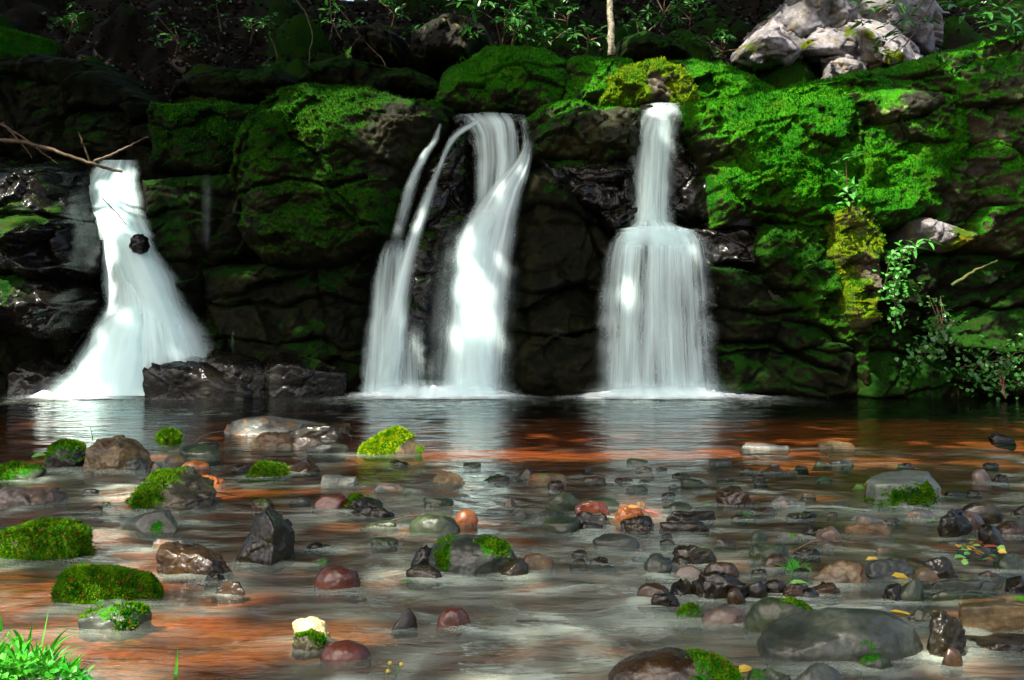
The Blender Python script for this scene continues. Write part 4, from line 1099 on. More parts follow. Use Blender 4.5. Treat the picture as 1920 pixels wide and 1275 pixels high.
 ((380, 1076, 420, 1092), 'rough', 's_dark', "small knobbly dark stone below the brown slanting slab", dict()),
 ((400, 1085, 460, 1112), 'slab', 's_brown', "brown sliver stone below the tall pointed stone", dict(roll=-20, dep=0.4)),
 ((282, 1010, 360, 1030), 'slab', 's_slab', "silvery speckled slab behind the brown slanting slab", dict(roll=-10, dep=0.4)),
 ((1650, 1160, 1720, 1184), 'slab', 's_slab', "curved striped stone with a yellow leaf behind the largest grey boulder", dict(roll=-15, dep=0.5)),
 ((1705, 1146, 1775, 1170), 'slab', 's_green', "flat wet stone with a green leaf left of the wedged dark stone", dict(roll=-10, dep=0.5)),
]
for row in T:
    box, style, mat, label, opt = row
    nm = "mossy_stone" if opt.get('moss', -1) > 0.5 else "stone"
    if box[2] - box[0] < 48: nm = "pebble"
    stone(box, style, mat, label, name=nm, cat="pebble" if nm == "pebble" else "stone", **opt)

# rocks at the foot of the cliff
stone((8, 668, 150, 742), 'rough', 'wet', "dark wet boulder left of the cascade foam at the pool's left corner", dep=0.6, name="wet_rock", cat="rock", moss=-0.1)
stone((238, 438, 276, 458), 'rough', 'wet', "small black rock sticking out of the left cascade", Y=9.12, dep=0.8, name="wet_rock", cat="rock", roll=20)

# small pebbles breaking the water all over the shallows
small = None
k = 0
rp = np.random.default_rng(21)
boxes = [t[0] for t in T] + [(438, 947, 554, 1061), (1607, 879, 1767, 949), (1798, 1119, 1990, 1290), (417, 779, 616, 815), (150, 816, 290, 881)]
tries = 0
while k < 75 and tries < 16000:
    tries += 1
    py = rp.uniform(868, 1130)
    px = rp.uniform(150, 1910) if rp.random() < 0.5 else rp.normal(1420, 260)
    if px < 560 and py > 960 or (py > 1070 and px < 1180): continue
    ww = rp.uniform(20, 62) * (py - 560) / 420
    hp = ww * rp.uniform(0.13, 0.26)
    bx = (px - ww / 2, py - hp, px + ww / 2, py)
    if any(bx[0] < b[2] + 3 and bx[2] > b[0] - 3 and bx[1] < b[3] + 2 and bx[3] > b[1] - 2 for b in boxes): continue
    boxes.append(bx)
    mt = ['s_dark', 's_dark', 's_dark', 's_brown', 's_brown', 's_green', 's_grey', 's_slab', 's_tan', 's_green'][rp.integers(0, 10)]
    stone(bx, ['slab', 'slab', 'slab', 'rough'][rp.integers(0, 4)], mt, "small wet pebble barely breaking the shallow stream among the larger stones",
          moss=rp.uniform(-0.3, 0.15), name="pebble", cat="pebble", group="small pebbles in the shallows", dep=0.6, roll=rp.uniform(-12, 12), seed=1000 + k)
    k += 1

# bed
xs_ = np.arange(-6.5, 6.51, 0.035)
ys_ = np.arange(0.6, 10.6, 0.035)
gx_, gy_ = np.meshgrid(xs_, ys_)
bx, by = gx_.ravel(), gy_.ravel()
bz = bed_z(bx, by)
o3, g3, r3 = cells(np.stack([bx * 5, by * 6, np.zeros_like(bx)], 1), 8)
bz += 0.012 * r3[:, 0] * np.clip(1 - np.linalg.norm(o3[:, :2], axis=1) / 0.7, 0, 1)
tag(link("stream_bed", make_mesh("stream_bed", np.stack([bx, by, bz], 1), grid_faces(*gx_.shape)), M['bed']), kind='structure')

# water surface
xs_ = np.arange(-6.2, 6.21, 0.022)
ys_ = np.concatenate([np.arange(0.8, 6.5, 0.02), np.arange(6.5, 10.3, 0.03)])
gx_, gy_ = np.meshgrid(xs_, ys_)
wx, wy = gx_.ravel(), gy_.ravel()
p2 = np.stack([wx + 0.35 * wy, wy, np.zeros_like(wx)], 1)
shal = 1 - sm(4.9, 6.2, wy)
warp = 0.12 * fbm(p2 * 1.3 + 3, 2)
q2 = np.stack([p2[:, 0] * 3.6 + warp * 7, wy * 8.0 + warp * 5, np.zeros_like(wx)], 1)
wz = shal * (0.0075 * perlin(q2) + 0.0024 * perlin(q2 * 2.3 + 7))
q3 = np.stack([wx * 1.6, wy * 4.5, np.zeros_like(wx) + 2], 1)
wz += (1 - shal) * 0.0022 * fbm(q3, 3)
st_ = np.stack([p2[:, 0] * 1.1, wy * 3.0 + warp * 5, np.zeros_like(wx) + 5], 1)
big_ = fbm(st_, 2)
l1_ = perlin(np.stack([p2[:, 0] * 4.4 + warp * 13, wy * 7.6 + warp * 12, np.zeros_like(wx) + 1.5], 1))
l2_ = perlin(np.stack([p2[:, 0] * 9.0 + warp * 20, wy * 14 + warp * 18, np.zeros_like(wx) + 3.5], 1))
foam = shal * (0.03 + 0.07 * sm(-0.2, 0.7, big_) + 0.22 * sm(0.15, 0.50, l1_ + 0.3 * big_) + 0.16 * sm(0.2, 0.5, l2_ + 0.3 * l1_) - 0.05 * sm(0.1, 0.6, -l1_))  # milky water, plus lens-shaped sky highlights painted in as pale strokes
midc = np.exp(-((wx - 0.05) / 0.75) ** 2) * sm(4.2, 3.2, wy)
foam += 0.17 * midc * (1 + l1_)
brown = sm(0.1, 0.6, fbm(np.stack([wx * 0.55, wy * 0.9, np.zeros_like(wx) + 9], 1), 2) + 0.5 * np.exp(-((wx + 0.75) / 0.5) ** 2) * sm(3.1, 2.7, wy) - 0.5 * midc)
foam *= 1 - 0.75 * brown
wz += shal * (0.0062 * l1_ + 0.0026 * l2_ - 0.004)
for (sx, sy, sa, sb, sh) in STONES:
    dx = (wx - sx) / (sa * 1.5)
    dy = (wy - sy) / (sb * 1.6)
    near = (np.abs(dx) < 3) & (np.abs(dy) < 3)
    if sy > 6.3 or sa < 0.03: continue
    d2 = dx[near] ** 2 + dy[near] ** 2
    wz[near] += min(0.004, sa * 0.04) * np.exp(-d2)
    dl = ((wx[near] - sx + sa * 0.6) / (sa * 1.6)) ** 2 + ((wy[near] - sy + sb * 1.2) / (sb * 0.8)) ** 2
    foam[near] += 0.20 * np.exp(-dl)
churn = 0
for fx, fw in ((-3.9, 0.75), (-0.75, 1.0), (1.45, 0.95)):
    churn = np.maximum(churn, np.exp(-((wx - fx) / fw) ** 4))
cn_ = fbm(np.stack([wx * 5, wy * 11, np.zeros_like(wx) + 2.2], 1), 3)
near_f = sm(7.7, 8.95, wy)
wz += 0.007 * cn_ * churn * near_f
foam += churn * sm(8.2, 9.0, wy) * np.clip(0.35 + 0.9 * cn_, 0, 0.9)
rip = np.exp(-((wx + 0.75) / 0.75) ** 2 - ((wy - 7.5) / 0.45) ** 2) + 0.7 * np.exp(-((wx + 2.6) / 0.9) ** 2 - ((wy - 7.9) / 0.4) ** 2)
foam += rip * 0.9 * sm(0.38, 0.7, fbm(np.stack([wx * 6, wy * 17, np.zeros_like(wx) + 8.2], 1), 3))
wz += rip * 0.004 * l2_
foam = np.clip(foam * np.where(wy < 6, 0.72, 0.9), 0, 0.9)
tag(link("water", make_mesh("water", np.stack([wx, wy, wz], 1), grid_faces(*gx_.shape), {"foam": foam}), M['water']), kind='structure')


# ------------------------------------------------------------------ waterfalls
def sheet(rows, mat, name, parent, edge=0.22, bulge=0.06, nv=150, nu=44, dens=1.0, seed=0, rough=0.012, dY=0.0, edgeL=None, edgeR=None, arc=0.0):
    """rows: (photo row, left, right, distance, density)"""
    rows = np.array(rows, float)
    t = np.concatenate([[0], np.cumsum(np.abs(np.diff(rows[:, 0])) + 1e-3)])
    t /= t[-1]
    tt = np.linspace(0, 1, nv)
    R = np.stack([np.interp(tt, t, rows[:, k]) for k in range(5)], 1)
    ker = np.ones(9) / 9
    for k in (1, 2, 3, 4):
        pad = np.concatenate([np.full(4, R[0, k]), R[:, k], np.full(4, R[-1, k])])
        R[:, k] = np.convolve(pad, ker, 'valid')
    u = np.linspace(0, 1, nu)
    U, Vv = np.meshgrid(u, tt)
    px = R[:, 1:2] * (1 - U) + R[:, 2:3] * U
    py = R[:, :1] + arc * (2 * U - 1) ** 2 * np.exp(-3.0 * tt[:, None])
    Y = R[:, 3:4] - bulge * np.sin(math.pi * U) + dY
    x = (px - 960) / F * Y
    z = H + (YH - py) / F * Y
    wid = (R[:, 2] - R[:, 1]).mean() / F * R[:, 3].mean()
    nn = perlin(np.stack([(U * wid * 14).ravel(), (z * 0.5).ravel(), np.full(U.size, seed + 0.5)], 1)).reshape(U.shape)
    Y = Y + rough * nn
    eL = edge if edgeL is None else edgeL
    eR = edge if edgeR is None else edgeR
    wob = 0.05 * perlin(np.stack([np.zeros(U.size) + seed * 3.1 + (U > 0.5).ravel() * 9, (Vv * 9).ravel(), np.zeros(U.size)], 1)).reshape(U.shape)
    d = (sm(0, eL, U + wob) * sm(0, eR, 1 - U + wob)) ** 1.3 * R[:, 4:5] * dens
    ln = (R[0, 0] - R[:, 0:1]) / F * 9.5
    uv = np.stack([(U * wid).ravel(), np.repeat(ln, nu, 1).ravel()], 1)
    me = make_mesh(name, np.stack([x.ravel(), Y.ravel(), z.ravel()], 1), grid_faces(nv, nu), {"dens": d.ravel()}, uv)
    return link(name, me, M[mat], parent=parent)


def foam_patch(x0, x1, y0, y1, parent, hgt=0.05, seed=0, dens=1.0):
    n0_ = rng.random() * 50
    xs = np.arange(x0, x1, 0.02)
    ys = np.arange(y0, y1, 0.02)
    gx, gy = np.meshgrid(xs, ys)
    u = (gx - x0) / (x1 - x0)
    v = (gy - y0) / (y1 - y0)
    m = sm(0, 0.42, u) * sm(0, 0.42, 1 - u) * sm(0, 0.6, v)
    n = fbm(np.stack([gx.ravel() * 6, gy.ravel() * 6, np.full(gx.size, seed)], 1), 3).reshape(gx.shape)
    n += 0.5 * fbm(np.stack([gx.ravel() * 15, gy.ravel() * 15, np.full(gx.size, seed + n0_)], 1), 2).reshape(gx.shape)
    z = 0.010 + hgt * m * np.clip(0.75 + 0.9 * n, 0.1, 2)
    d = np.clip(m * (1.5 + 0.5 * n), 0, 1) * dens
    me = make_mesh("foam", np.stack([gx.ravel(), gy.ravel(), z.ravel()], 1), grid_faces(*gx.shape), {"dens": d.ravel()})
    return link("foam", me, M['foam'], parent=parent)


f1 = thing("waterfall", tuple(P(200, 740, 9.0)), "wide milky cascade sliding down the dark rocks at the far left", "waterfall")
main1 = [(q0, q1, q2, q3 + 0.22, q4) for q0, q1, q2, q3, q4 in [(300, 188, 262, 9.75, 0.3), (318, 170, 262, 9.66, 0.6), (345, 146, 266, 9.58, 0.75), (400, 138, 276, 9.48, 0.7), (432, 172, 285, 9.42, 1.0), (460, 180, 300, 9.34, 1.0), (520, 188, 336, 9.22, 1.0), (580, 186, 366, 9.12, 1.0), (620, 168, 392, 9.02, 1.0), (680, 130, 432, 8.98, 1.0), (742, 92, 460, 8.95, 1.0)]]
sheet([(300, 190, 262, 9.86, 0.0), (312, 172, 264, 9.8, 0.5), (330, 152, 268, 9.74, 0.7), (360, 140, 270, 9.68, 0.5), (400, 138, 278, 9.6, 0.5), (432, 160, 290, 9.54, 0.8), (450, 175, 295, 9.5, 0.2)], 'fallA', "upper_chute", f1, edge=0.2, bulge=0.12, seed=44, nv=70)
sheet(main1, 'fallC', "main_sheet", f1, edge=0.28, edgeL=0.16, bulge=0.15, seed=1, dens=1.0)
sheet([(r[0], r[1] + 8, r[2] - 8, r[3] - 0.07, r[4] * 0.75) for r in main1], 'fallA', "front_veil", f1, edge=0.4, bulge=0.18, seed=2)
sheet([(425, 182, 275, 9.3, 0.2), (445, 190, 290, 9.22, 0.9), (520, 215, 325, 9.08, 0.8), (600, 240, 360, 8.98, 0.6), (700, 270, 380, 8.9, 0.4)], 'fallC', "shoulder_spray", f1, dY=0.22, edge=0.45, bulge=0.15, seed=3)
sheet([(575, 190, 300, 9.05, 0.0), (610, 165, 310, 8.95, 0.8), (670, 135, 315, 8.88, 0.9), (742, 88, 320, 8.82, 1.0)], 'fallC', "base_spray", f1, dY=0.22, edge=0.4, bulge=0.2, seed=4)
foam_patch(-4.6, -3.15, 8.72, 9.35, f1, 0.06, 1)
sheet([(690, 100, 290, 9.05, 0.0), (720, 80, 285, 9.0, 0.5), (748, 60, 285, 8.97, 0.8)], 'fallC', "mist", f1, edge=0.4, bulge=0.1, nv=40, seed=41)

f2 = thing("waterfall", tuple(P(720, 735, 9.3)), "thin middle waterfall of two slanting strands that fan out at the bottom", "waterfall")
sheet([(232, 820, 830, 9.5, 0.3), (262, 806, 826, 9.42, 0.7), (290, 786, 808, 9.34, 0.9), (320, 768, 795, 9.26, 0.9), (360, 752, 782, 9.2, 0.75), (410, 738, 770, 9.15, 0.4), (440, 730, 762, 9.13, 0.15), (480, 720, 754, 9.11, 0.0)], 'fallA', "upper_strand", f2, dens=0.7, edge=0.45, bulge=0.03, nu=18, seed=5)
sheet([(222, 888, 930, 9.62, 0.2), (234, 862, 905, 9.55, 0.8), (246, 845, 875, 9.5, 0.8), (270, 832, 852, 9.42, 0.7), (300, 822, 838, 9.33, 0.6), (345, 800, 822, 9.22, 0.8), (400, 775, 808, 9.14, 1.0), (460, 752, 790, 9.1, 1.0), (520, 730, 780, 9.08, 0.9), (600, 708, 770, 9.06, 0.8), (680, 695, 760, 9.05, 0.65), (735, 690, 752, 9.05, 0.6)], 'fallA', "main_strand", f2, dens=0.78, edge=0.5, bulge=0.04, nu=24, seed=6)
sheet([(450, 718, 765, 9.16, 0.0), (478, 704, 765, 9.12, 0.38), (520, 694, 770, 9.1, 0.4), (600, 684, 772, 9.08, 0.45), (680, 680, 765, 9.07, 0.4), (735, 676, 760, 9.06, 0.35)], 'fallB', "side_fan", f2, edge=0.25, bulge=0.04, seed=7)
sheet([(600, 678, 800, 9.14, 0.0), (660, 676, 800, 9.1, 0.25), (737, 670, 805, 9.06, 0.3)], 'fallD', "drip_curtain", f2, edge=0.1, bulge=0.02, seed=17)

f3 = thing("waterfall", tuple(P(890, 738, 9.2)), "central waterfall twisting from a fringed lip into a bright diagonal plunge", "waterfall")
sheet([(211, 838, 992, 9.78, 0.15), (217, 842, 996, 9.64, 0.5), (228, 862, 998, 9.57, 0.85), (250, 876, 998, 9.53, 0.75), (300, 882, 997, 9.50, 0.7), (340, 884, 985, 9.49, 0.6), (380, 884, 965, 9.48, 0.4), (420, 884, 945, 9.48, 0.0)], 'fallB', "lip_curtain", f3, arc=6, dens=0.9, edge=0.25, bulge=0.06, seed=8)
sheet([(262, 980, 1002, 9.42, 0.0), (285, 974, 1000, 9.38, 0.4), (308, 958, 998, 9.34, 0.75), (332, 932, 993, 9.3, 0.95), (360, 904, 985, 9.26, 1.0), (400, 878, 977, 9.22, 1.0), (460, 853, 970, 9.18, 1.0), (540, 836, 962, 9.15, 0.95), (620, 828, 956, 9.12, 0.85), (700, 824, 950, 9.1, 0.75), (742, 822, 948, 9.1, 0.75)], 'fallA', "main_plunge", f3, edge=0.3, bulge=0.08, seed=9)
sheet([(380, 880, 962, 9.12, 0.0), (440, 850, 930, 9.08, 0.8), (540, 838, 925, 9.05, 0.9), (620, 846, 930, 9.03, 0.75), (742, 840, 945, 9.02, 0.5)], 'fallC', "bright_core", f3, edge=0.4, bulge=0.05, seed=10)
sheet([(420, 830, 900, 9.2, 0.0), (500, 806, 980, 9.17, 0.25), (600, 795, 975, 9.14, 0.3), (742, 785, 968, 9.12, 0.35)], 'fallB', "outer_spray", f3, edge=0.35, bulge=0.05, seed=11)
foam_patch(-1.70, 0.25, 8.72, 9.30, f3, 0.065, 2)
sheet([(712, 680, 960, 9.02, 0.0), (732, 660, 985, 8.97, 0.5), (748, 640, 1000, 8.94, 0.8)], 'fallC', "mist", f3, edge=0.3, bulge=0.1, nv=40, seed=42)

f4 = thing("waterfall", tuple(P(1240, 738, 9.2)), "two-tier right waterfall, narrow above and a wide streaked veil below", "waterfall")
sheet([(192, 1205, 1284, 9.78, 0.2), (200, 1200, 1290, 9.66, 0.55), (215, 1196, 1288, 9.6, 0.65), (232, 1190, 1280, 9.56, 0.9), (260, 1180, 1277, 9.53, 0.95), (320, 1170, 1273, 9.49, 0.9), (380, 1170, 1268, 9.46, 0.9), (425, 1172, 1272, 9.42, 1.0)], 'fallA', "upper_drop", f4, arc=5, dens=0.9, edge=0.4, bulge=0.08, seed=12)
sheet([(225, 1206, 1268, 9.5, 0.3), (260, 1198, 1262, 9.47, 0.5), (425, 1188, 1256, 9.38, 0.5)], 'fallB', "upper_streaks", f4, edge=0.25, bulge=0.06, seed=18)
sheet([(412, 1184, 1262, 9.36, 0.0), (419, 1176, 1280, 9.31, 0.9), (426, 1160, 1304, 9.25, 1.0), (436, 1143, 1322, 9.19, 1.0), (452, 1132, 1332, 9.15, 0.85), (480, 1124, 1338, 9.13, 0.62), (540, 1116, 1344, 9.11, 0.46), (620, 1110, 1350, 9.1, 0.38), (700, 1107, 1358, 9.09, 0.34), (742, 1105, 1362, 9.08, 0.34)], 'fallB', "lower_veil", f4, arc=8, edge=0.2, bulge=0.07, seed=13)
sheet([(425, 1158, 1310, 9.2, 0.8), (470, 1148, 1318, 9.09, 0.5), (560, 1138, 1325, 9.05, 0.3), (742, 1128, 1340, 9.02, 0.3)], 'fallD', "front_streaks", f4, arc=7, edge=0.14, bulge=0.06, seed=14)
sheet([(424, 1155, 1300, 9.22, 0.95), (440, 1150, 1310, 9.13, 0.7), (470, 1148, 1318, 9.1, 0.0)], 'fallC', "ledge_foam", f4, arc=6, edge=0.22, bulge=0.06, seed=15, nv=40)
foam_patch(0.30, 2.6, 8.74, 9.28, f4, 0.055, 3, 0.9)
sheet([(714, 1100, 1370, 9.0, 0.0), (732, 1085, 1395, 8.97, 0.45), (748, 1065, 1430, 8.94, 0.7)], 'fallC', "mist", f4, edge=0.35, bulge=0.1, nv=40, seed=43)

# faint trickles on the dark wall
for i, (xx, ya, yb, ww, lab) in enumerate([(388, 325, 470, 26, "faint wet trickle down the dark wall block right of the left cascade"), (437, 604, 662, 8, "short bright dribble above the black wet slab"), (1390, 385, 425, 60, "thin film of water sliding on the ledge right of the right waterfall")]):
    t0 = thing("trickle", tuple(P(xx, yb, 9.3)), lab, "trickle")
    sheet([(ya, xx - ww / 2, xx + ww / 2, 9.4, 0.0), (ya * .7 + yb * .3, xx - ww / 2, xx + ww / 2, 9.36, 0.09), (yb, xx - ww / 2 - 2, xx + ww / 2, 9.28, 0.0)], 'fallD', "water_film", t0, edge=0.5, bulge=0.02, nv=40, nu=14, seed=30 + i)


# ------------------------------------------------------------------ plants
EXTRA_GAPS = []


def whorl_shrub(name, label, spots, stems, leaf_len, leaf_w, mat, cat, seed, per=8, droop=-0.1, group=None):
    r = np.random.default_rng(seed)
    base = P(*stems[0][0])
    t0 = thing(name, tuple(base), label, cat, group)
    ps, ds = [], []
    for (a, b, Y) in spots:
        c = P(a, b, Y)
        ax = r.normal(0, 0.3, 3) + np.array([0, -0.3, 0.8])
        ax /= np.linalg.norm(ax)
        e1 = np.cross(ax, [1, 0, 0.1])
        e1 /= np.linalg.norm(e1)
        e2 = np.cross(ax, e1)
        for k in range(per + r.integers(-1, 3)):
            an = k / per * 2 * math.pi + r.uniform(-0.3, 0.3)
            d = math.cos(an) * e1 + math.sin(an) * e2 + ax * r.uniform(droop - 0.2, droop + 0.45)
            ps.append(c + d * 0.012 + ax * r.uniform(-0.03, 0.02))
            ds.append(d)
    link("leaves", leaf_quads(np.array(ps), np.array(ds), leaf_len, leaf_w, seed), M[mat], parent=t0)
    link("stems", tubes_mesh("stems", [tube([P(*q_) for q_ in s], 0.009, 0.004, seed=seed + i, jitter=0.002) for i, s in enumerate(stems)]), M['twig'], parent=t0)
    return t0


rh = [(1850, 25, 9.4), (1875, 10, 9.4), (1830, 8, 9.5), (1895, 45, 9.3), (1862, 45, 9.35), (1810, 30, 9.5), (1905, 20, 9.5), (1790, 8, 9.6), (1920, 60, 9.4), (1840, -15, 9.4), (1880, -20, 9.4)]
whorl_shrub("rhododendron_bush", "glossy rhododendron spray in the upper right corner", rh,
            [[(1960, -60, 9.8), (1900, 0, 9.6), (1860, 30, 9.45)], [(1960, -60, 9.8), (1830, -20, 9.6), (1800, 20, 9.55)], [(1960, -60, 9.8), (1930, 20, 9.5), (1900, 45, 9.35)]], 0.17, 0.05, 'leaf', "shrub", 51)
rh = [(1640, 20, 10.4), (1665, 45, 10.4), (1620, 40, 10.3), (1700, 30, 10.4), (1690, 60, 10.3), (1655, 72, 10.3), (1720, 10, 10.5), (1680, 8, 10.5), (1650, 95, 10.3), (1615, 10, 10.4), (1740, 40, 10.5)]
whorl_shrub("rhododendron_bush", "sunlit rhododendron sprigs hanging over the pale boulders", rh,
            [[(1780, -60, 10.8), (1720, 20, 10.5), (1660, 70, 10.3)], [(1780, -60, 10.8), (1690, -10, 10.5), (1640, 30, 10.4)], [(1780, -60, 10.8), (1730, 40, 10.5), (1690, 95, 10.4), (1640, 110, 10.3)]], 0.13, 0.038, 'leaf', "shrub", 52, per=7)
rh = [(865, 5, 10.6), (890, 20, 10.6), (935, 10, 10.6), (985, 15, 10.6), (1005, 25, 10.6), (965, 30, 10.6), (915, 0, 10.6), (975, 62, 10.5), (1000, 8, 10.7), (950, -5, 10.6), (880, 45, 10.5)]
whorl_shrub("rhododendron_bush", "dim green rhododendron seedlings on the slope above the tall dark-moss boulder", rh,
            [[(940, 90, 10.9), (930, 40, 10.7), (890, 10, 10.6)], [(990, 85, 10.8), (975, 50, 10.6), (990, 15, 10.6)], [(940, 90, 10.9), (950, 30, 10.7), (960, 0, 10.6)]], 0.15, 0.045, 'leaf', "shrub", 53, per=7)
rh = [(1195, 35, 11.4), (1215, 20, 11.4), (1180, 20, 11.4), (1235, 40, 11.4), (1205, 50, 11.4), (1260, 45, 11.4), (1170, 45, 11.4)]
whorl_shrub("fern_clump", "leafy low green clump just right of the slim birch trunk", rh,
            [[(1200, 75, 11.4), (1195, 45, 11.4), (1190, 30, 11.4)], [(1200, 75, 11.4), (1225, 50, 11.4), (1240, 40, 11.4)]], 0.09, 0.035, 'leaf', "fern", 54, per=9)
rh = [(505, 70, 11.4), (535, 72, 11.4), (405, 5, 11.6), (430, 0, 11.6), (390, 15, 11.6)]
whorl_shrub("sapling", "few small leafy sprigs on the dark slope at the upper left", rh,
            [[(520, 110, 11.4), (515, 85, 11.4), (505, 70, 11.4)], [(415, 60, 11.6), (410, 30, 11.6), (405, 5, 11.6)]], 0.07, 0.03, 'leaf', "sapling", 55, per=5)

for i, (cx_, cy_, Yc_, lab) in enumerate([
    (735, 12, 11.6, "low green undergrowth left of the rhododendron seedlings at the top edge"),
    (1060, 22, 11.3, "leafy undergrowth between the rhododendron seedlings and the birch trunk"),
    (1100, 60, 11.0, "small green sprig close to the left foot of the birch trunk"),
    (1290, 22, 11.8, "dim leafy undergrowth at the top edge left of the pale boulders"),
    (800, 60, 11.0, "few green sprigs in front of the lichened slope rocks"),
    (1020, 70, 10.9, "drooping brown-green leaf whorl above the tall dark-moss boulder"),
    (1790, 110, 9.35, "leaf sprig drooping over the top of the lichened slab"),
    (620, 30, 11.6, "sparse green undergrowth by the curling root at the top edge"),
    (470, 40, 11.5, "dim leafy plant above the dark mossy step on the slope"),
    (330, 60, 11.6, "dim leafy plant on the black slope high above the dim shelf block"),
    (130, 40, 11.6, "dim leafy plant at the top left above the root-laced bank"),
    (860, 75, 10.9, "leafy plant between the lichened rock and the tall dark-moss boulder"),
    (1350, 80, 11.4, "leafy plant left of the pale wedge above the long moss hump"),
    (1240, 10, 11.9, "dense leafy plant at the top edge right of the birch trunk"),
    (960, 45, 11.0, "bushy plant among the rhododendron seedlings above the tall boulder")]):
    rr_ = np.random.default_rng(300 + i)
    rh = [(cx_ + rr_.normal(0, 24), cy_ + rr_.normal(0, 14), Yc_ + rr_.uniform(-0.1, 0.1)) for _ in range(9)]
    whorl_shrub("woodland_plant", lab, rh, [[(cx_, cy_ + 40, Yc_ + 0.1), (cx_ + 5, cy_ + 15, Yc_), (a_, b_, c_)] for a_, b_, c_ in rh[:5]], 0.10, 0.035, 'leaf', "plant", 320 + i, per=6)
    EXTRA_GAPS.append((cx_, cy_, Yc_, 0.10))

# seedling lit on the right wall
rh = [(1575, 302, 8.75), (1598, 296, 8.72), (1580, 372, 8.7), (1590, 362, 8.68), (1600, 350, 8.7), (1586, 380, 8.66), (1610, 345, 8.72), (1572, 330, 8.75), (1605, 372, 8.7)]
whorl_shrub("seedling", "bright two-tiered leafy seedling lit by the sun on the mossy right wall", rh,
            [[(1592, 398, 8.95), (1588, 350, 8.78), (1586, 300, 8.74)], [(1592, 398, 8.95), (1600, 372, 8.75), (1612, 345, 8.72)]], 0.085, 0.042, 'leafb', "seedling", 56, per=4, droop=0.0)


def ivy(name, label, pts, leaf, seed, mat='leafb', n=160, spread=18, cat="ivy", Y=8.8):
    r = np.random.default_rng(seed)
    t0 = thing(name, tuple(P(pts[0][0], pts[0][1], Y)), label, cat)
    path = np.array(pts, float)
    tt = np.linspace(0, 1, len(path))
    ss = r.uniform(0, 1, n)
    px = np.interp(ss, tt, path[:, 0]) + r.normal(0, spread, n)
    py = np.interp(ss, tt, path[:, 1]) + r.normal(0, spread, n)
    ps = np.array([P(a, b, Y + r.uniform(-0.12, 0.1)) for a, b in zip(px, py)])
    ds = r.normal(0, 0.6, (n, 3)) + np.array([0, -0.5, -0.5])
    link("leaves", leaf_quads(ps, ds, leaf, leaf * 0.85, seed, fold=0.1), M[mat], parent=t0)
    st = [tube([P(a, b, Y + 0.05) for a, b in pts], 0.006, 0.003, seed=seed, jitter=0.004)]
    for k in range(5):
        j = r.integers(0, n, 2)
        st.append(tube([P(px[j[0]], py[j[0]], Y + 0.03), P((px[j[0]] + px[j[1]]) / 2, (py[j[0]] + py[j[1]]) / 2 - 8, Y), P(px[j[1]], py[j[1]], Y + 0.02)], 0.003, 0.002, seed=seed + k))
    link("stems", tubes_mesh("stems", st), M['twig'], parent=t0)
    return t0


ivy("hanging_ivy", "upper hanging ivy trail right of the sunlit moss column", [(1700, 465), (1680, 510), (1675, 545), (1680, 590)], 0.045, 61, n=190, spread=14)
ivy("hanging_ivy", "lower clump of hanging ivy above the leafy fringe at the right waterline", [(1790, 600), (1760, 640), (1740, 650), (1720, 670)], 0.05, 62, n=150, spread=17, mat='leaf')
ivy("hanging_ivy", "small ivy strand at the far side between the two ivy clumps", [(1750, 560), (1765, 600), (1770, 630)], 0.04, 65, n=40, spread=10, mat='leaf')
ivy("leafy_fringe", "low leafy fringe of round leaves along the right waterline", [(1800, 690), (1850, 680), (1910, 670), (1880, 710), (1840, 700), (1915, 720)], 0.045, 63, n=330, spread=20, mat='leaf', cat="plant")
whorl_shrub("fern_clump", "small fern tuft at the top of the upper hanging ivy", [(1690, 465, 8.8), (1715, 462, 8.78), (1738, 455, 8.78)], [[(1715, 490, 8.9), (1710, 470, 8.8), (1695, 465, 8.8)]], 0.12, 0.028, 'leafb', "fern", 64, per=6)

# grass on the near bank
gb = []
r = np.random.default_rng(70)


def blade(base, tip, wd, bend, seed):
    n = 9
    t_ = np.linspace(0, 1, n)[:, None]
    c = base * (1 - t_) + tip * t_ + np.array([0, 0, 1]) * bend * (t_ * (1 - t_)) * 4
    s = np.array([0.9, 0.35, 0]) * wd * 0.5
    ww = (1 - t_ ** 1.6) * 0.9 + 0.1
    v = np.concatenate([c - s * ww, c + np.array([0, 0.35, 0.1]) * wd * 0.3, c + s * ww])
    i = np.arange(n - 1)
    f = np.concatenate([np.stack([i, i + 1, n + i + 1, n + i], 1), np.stack([n + i, n + i + 1, 2 * n + i + 1, 2 * n + i], 1)])
    return v, f


YG = 2.42
specs = [((50, 1225), (61, 1168), 5, 0), ((85, 1235), (165, 1188), 6, 18), ((90, 1228), (132, 1178), 5, 10), ((105, 1245), (155, 1214), 5, 8), ((100, 1240), (142, 1210), 4, 8), ((40, 1230), (0, 1205), 5, 26), ((45, 1228), (10, 1198), 5, 30), ((30, 1240), (-5, 1215), 5, 20), ((75, 1225), (92, 1140), 2, 0), ((85, 1232), (88, 1206), 4, 0), ((0, 1185), (2, 1155), 5, 0), ((95, 1236), (125, 1205), 5, 5)]
for i, (b_, t_, wd, bd) in enumerate(specs):
    gb.append(blade(P(*b_, YG), P(*t_, YG + r.uniform(-0.08, 0.08)), wd / F * YG * 1.6, bd / F * YG, i))
for i in range(170):
    bx_, by_ = r.uniform(-40, 150), r.uniform(1225, 1290)
    by_ = max(by_, 1215 + (max(bx_, 0) * 0.35))
    gb.append(blade(P(bx_, by_, YG - 0.05), P(bx_ + r.normal(0, 22), by_ - r.uniform(15, 48), YG + r.uniform(-0.1, 0.1)), r.uniform(2.5, 5) / F * YG * 1.5, r.uniform(0, 10) / F * YG, i))
gt = thing("grass_tuft", tuple(P(60, 1285, YG)), "vivid green grass tuft growing on the near bank in the bottom left corner", "grass")
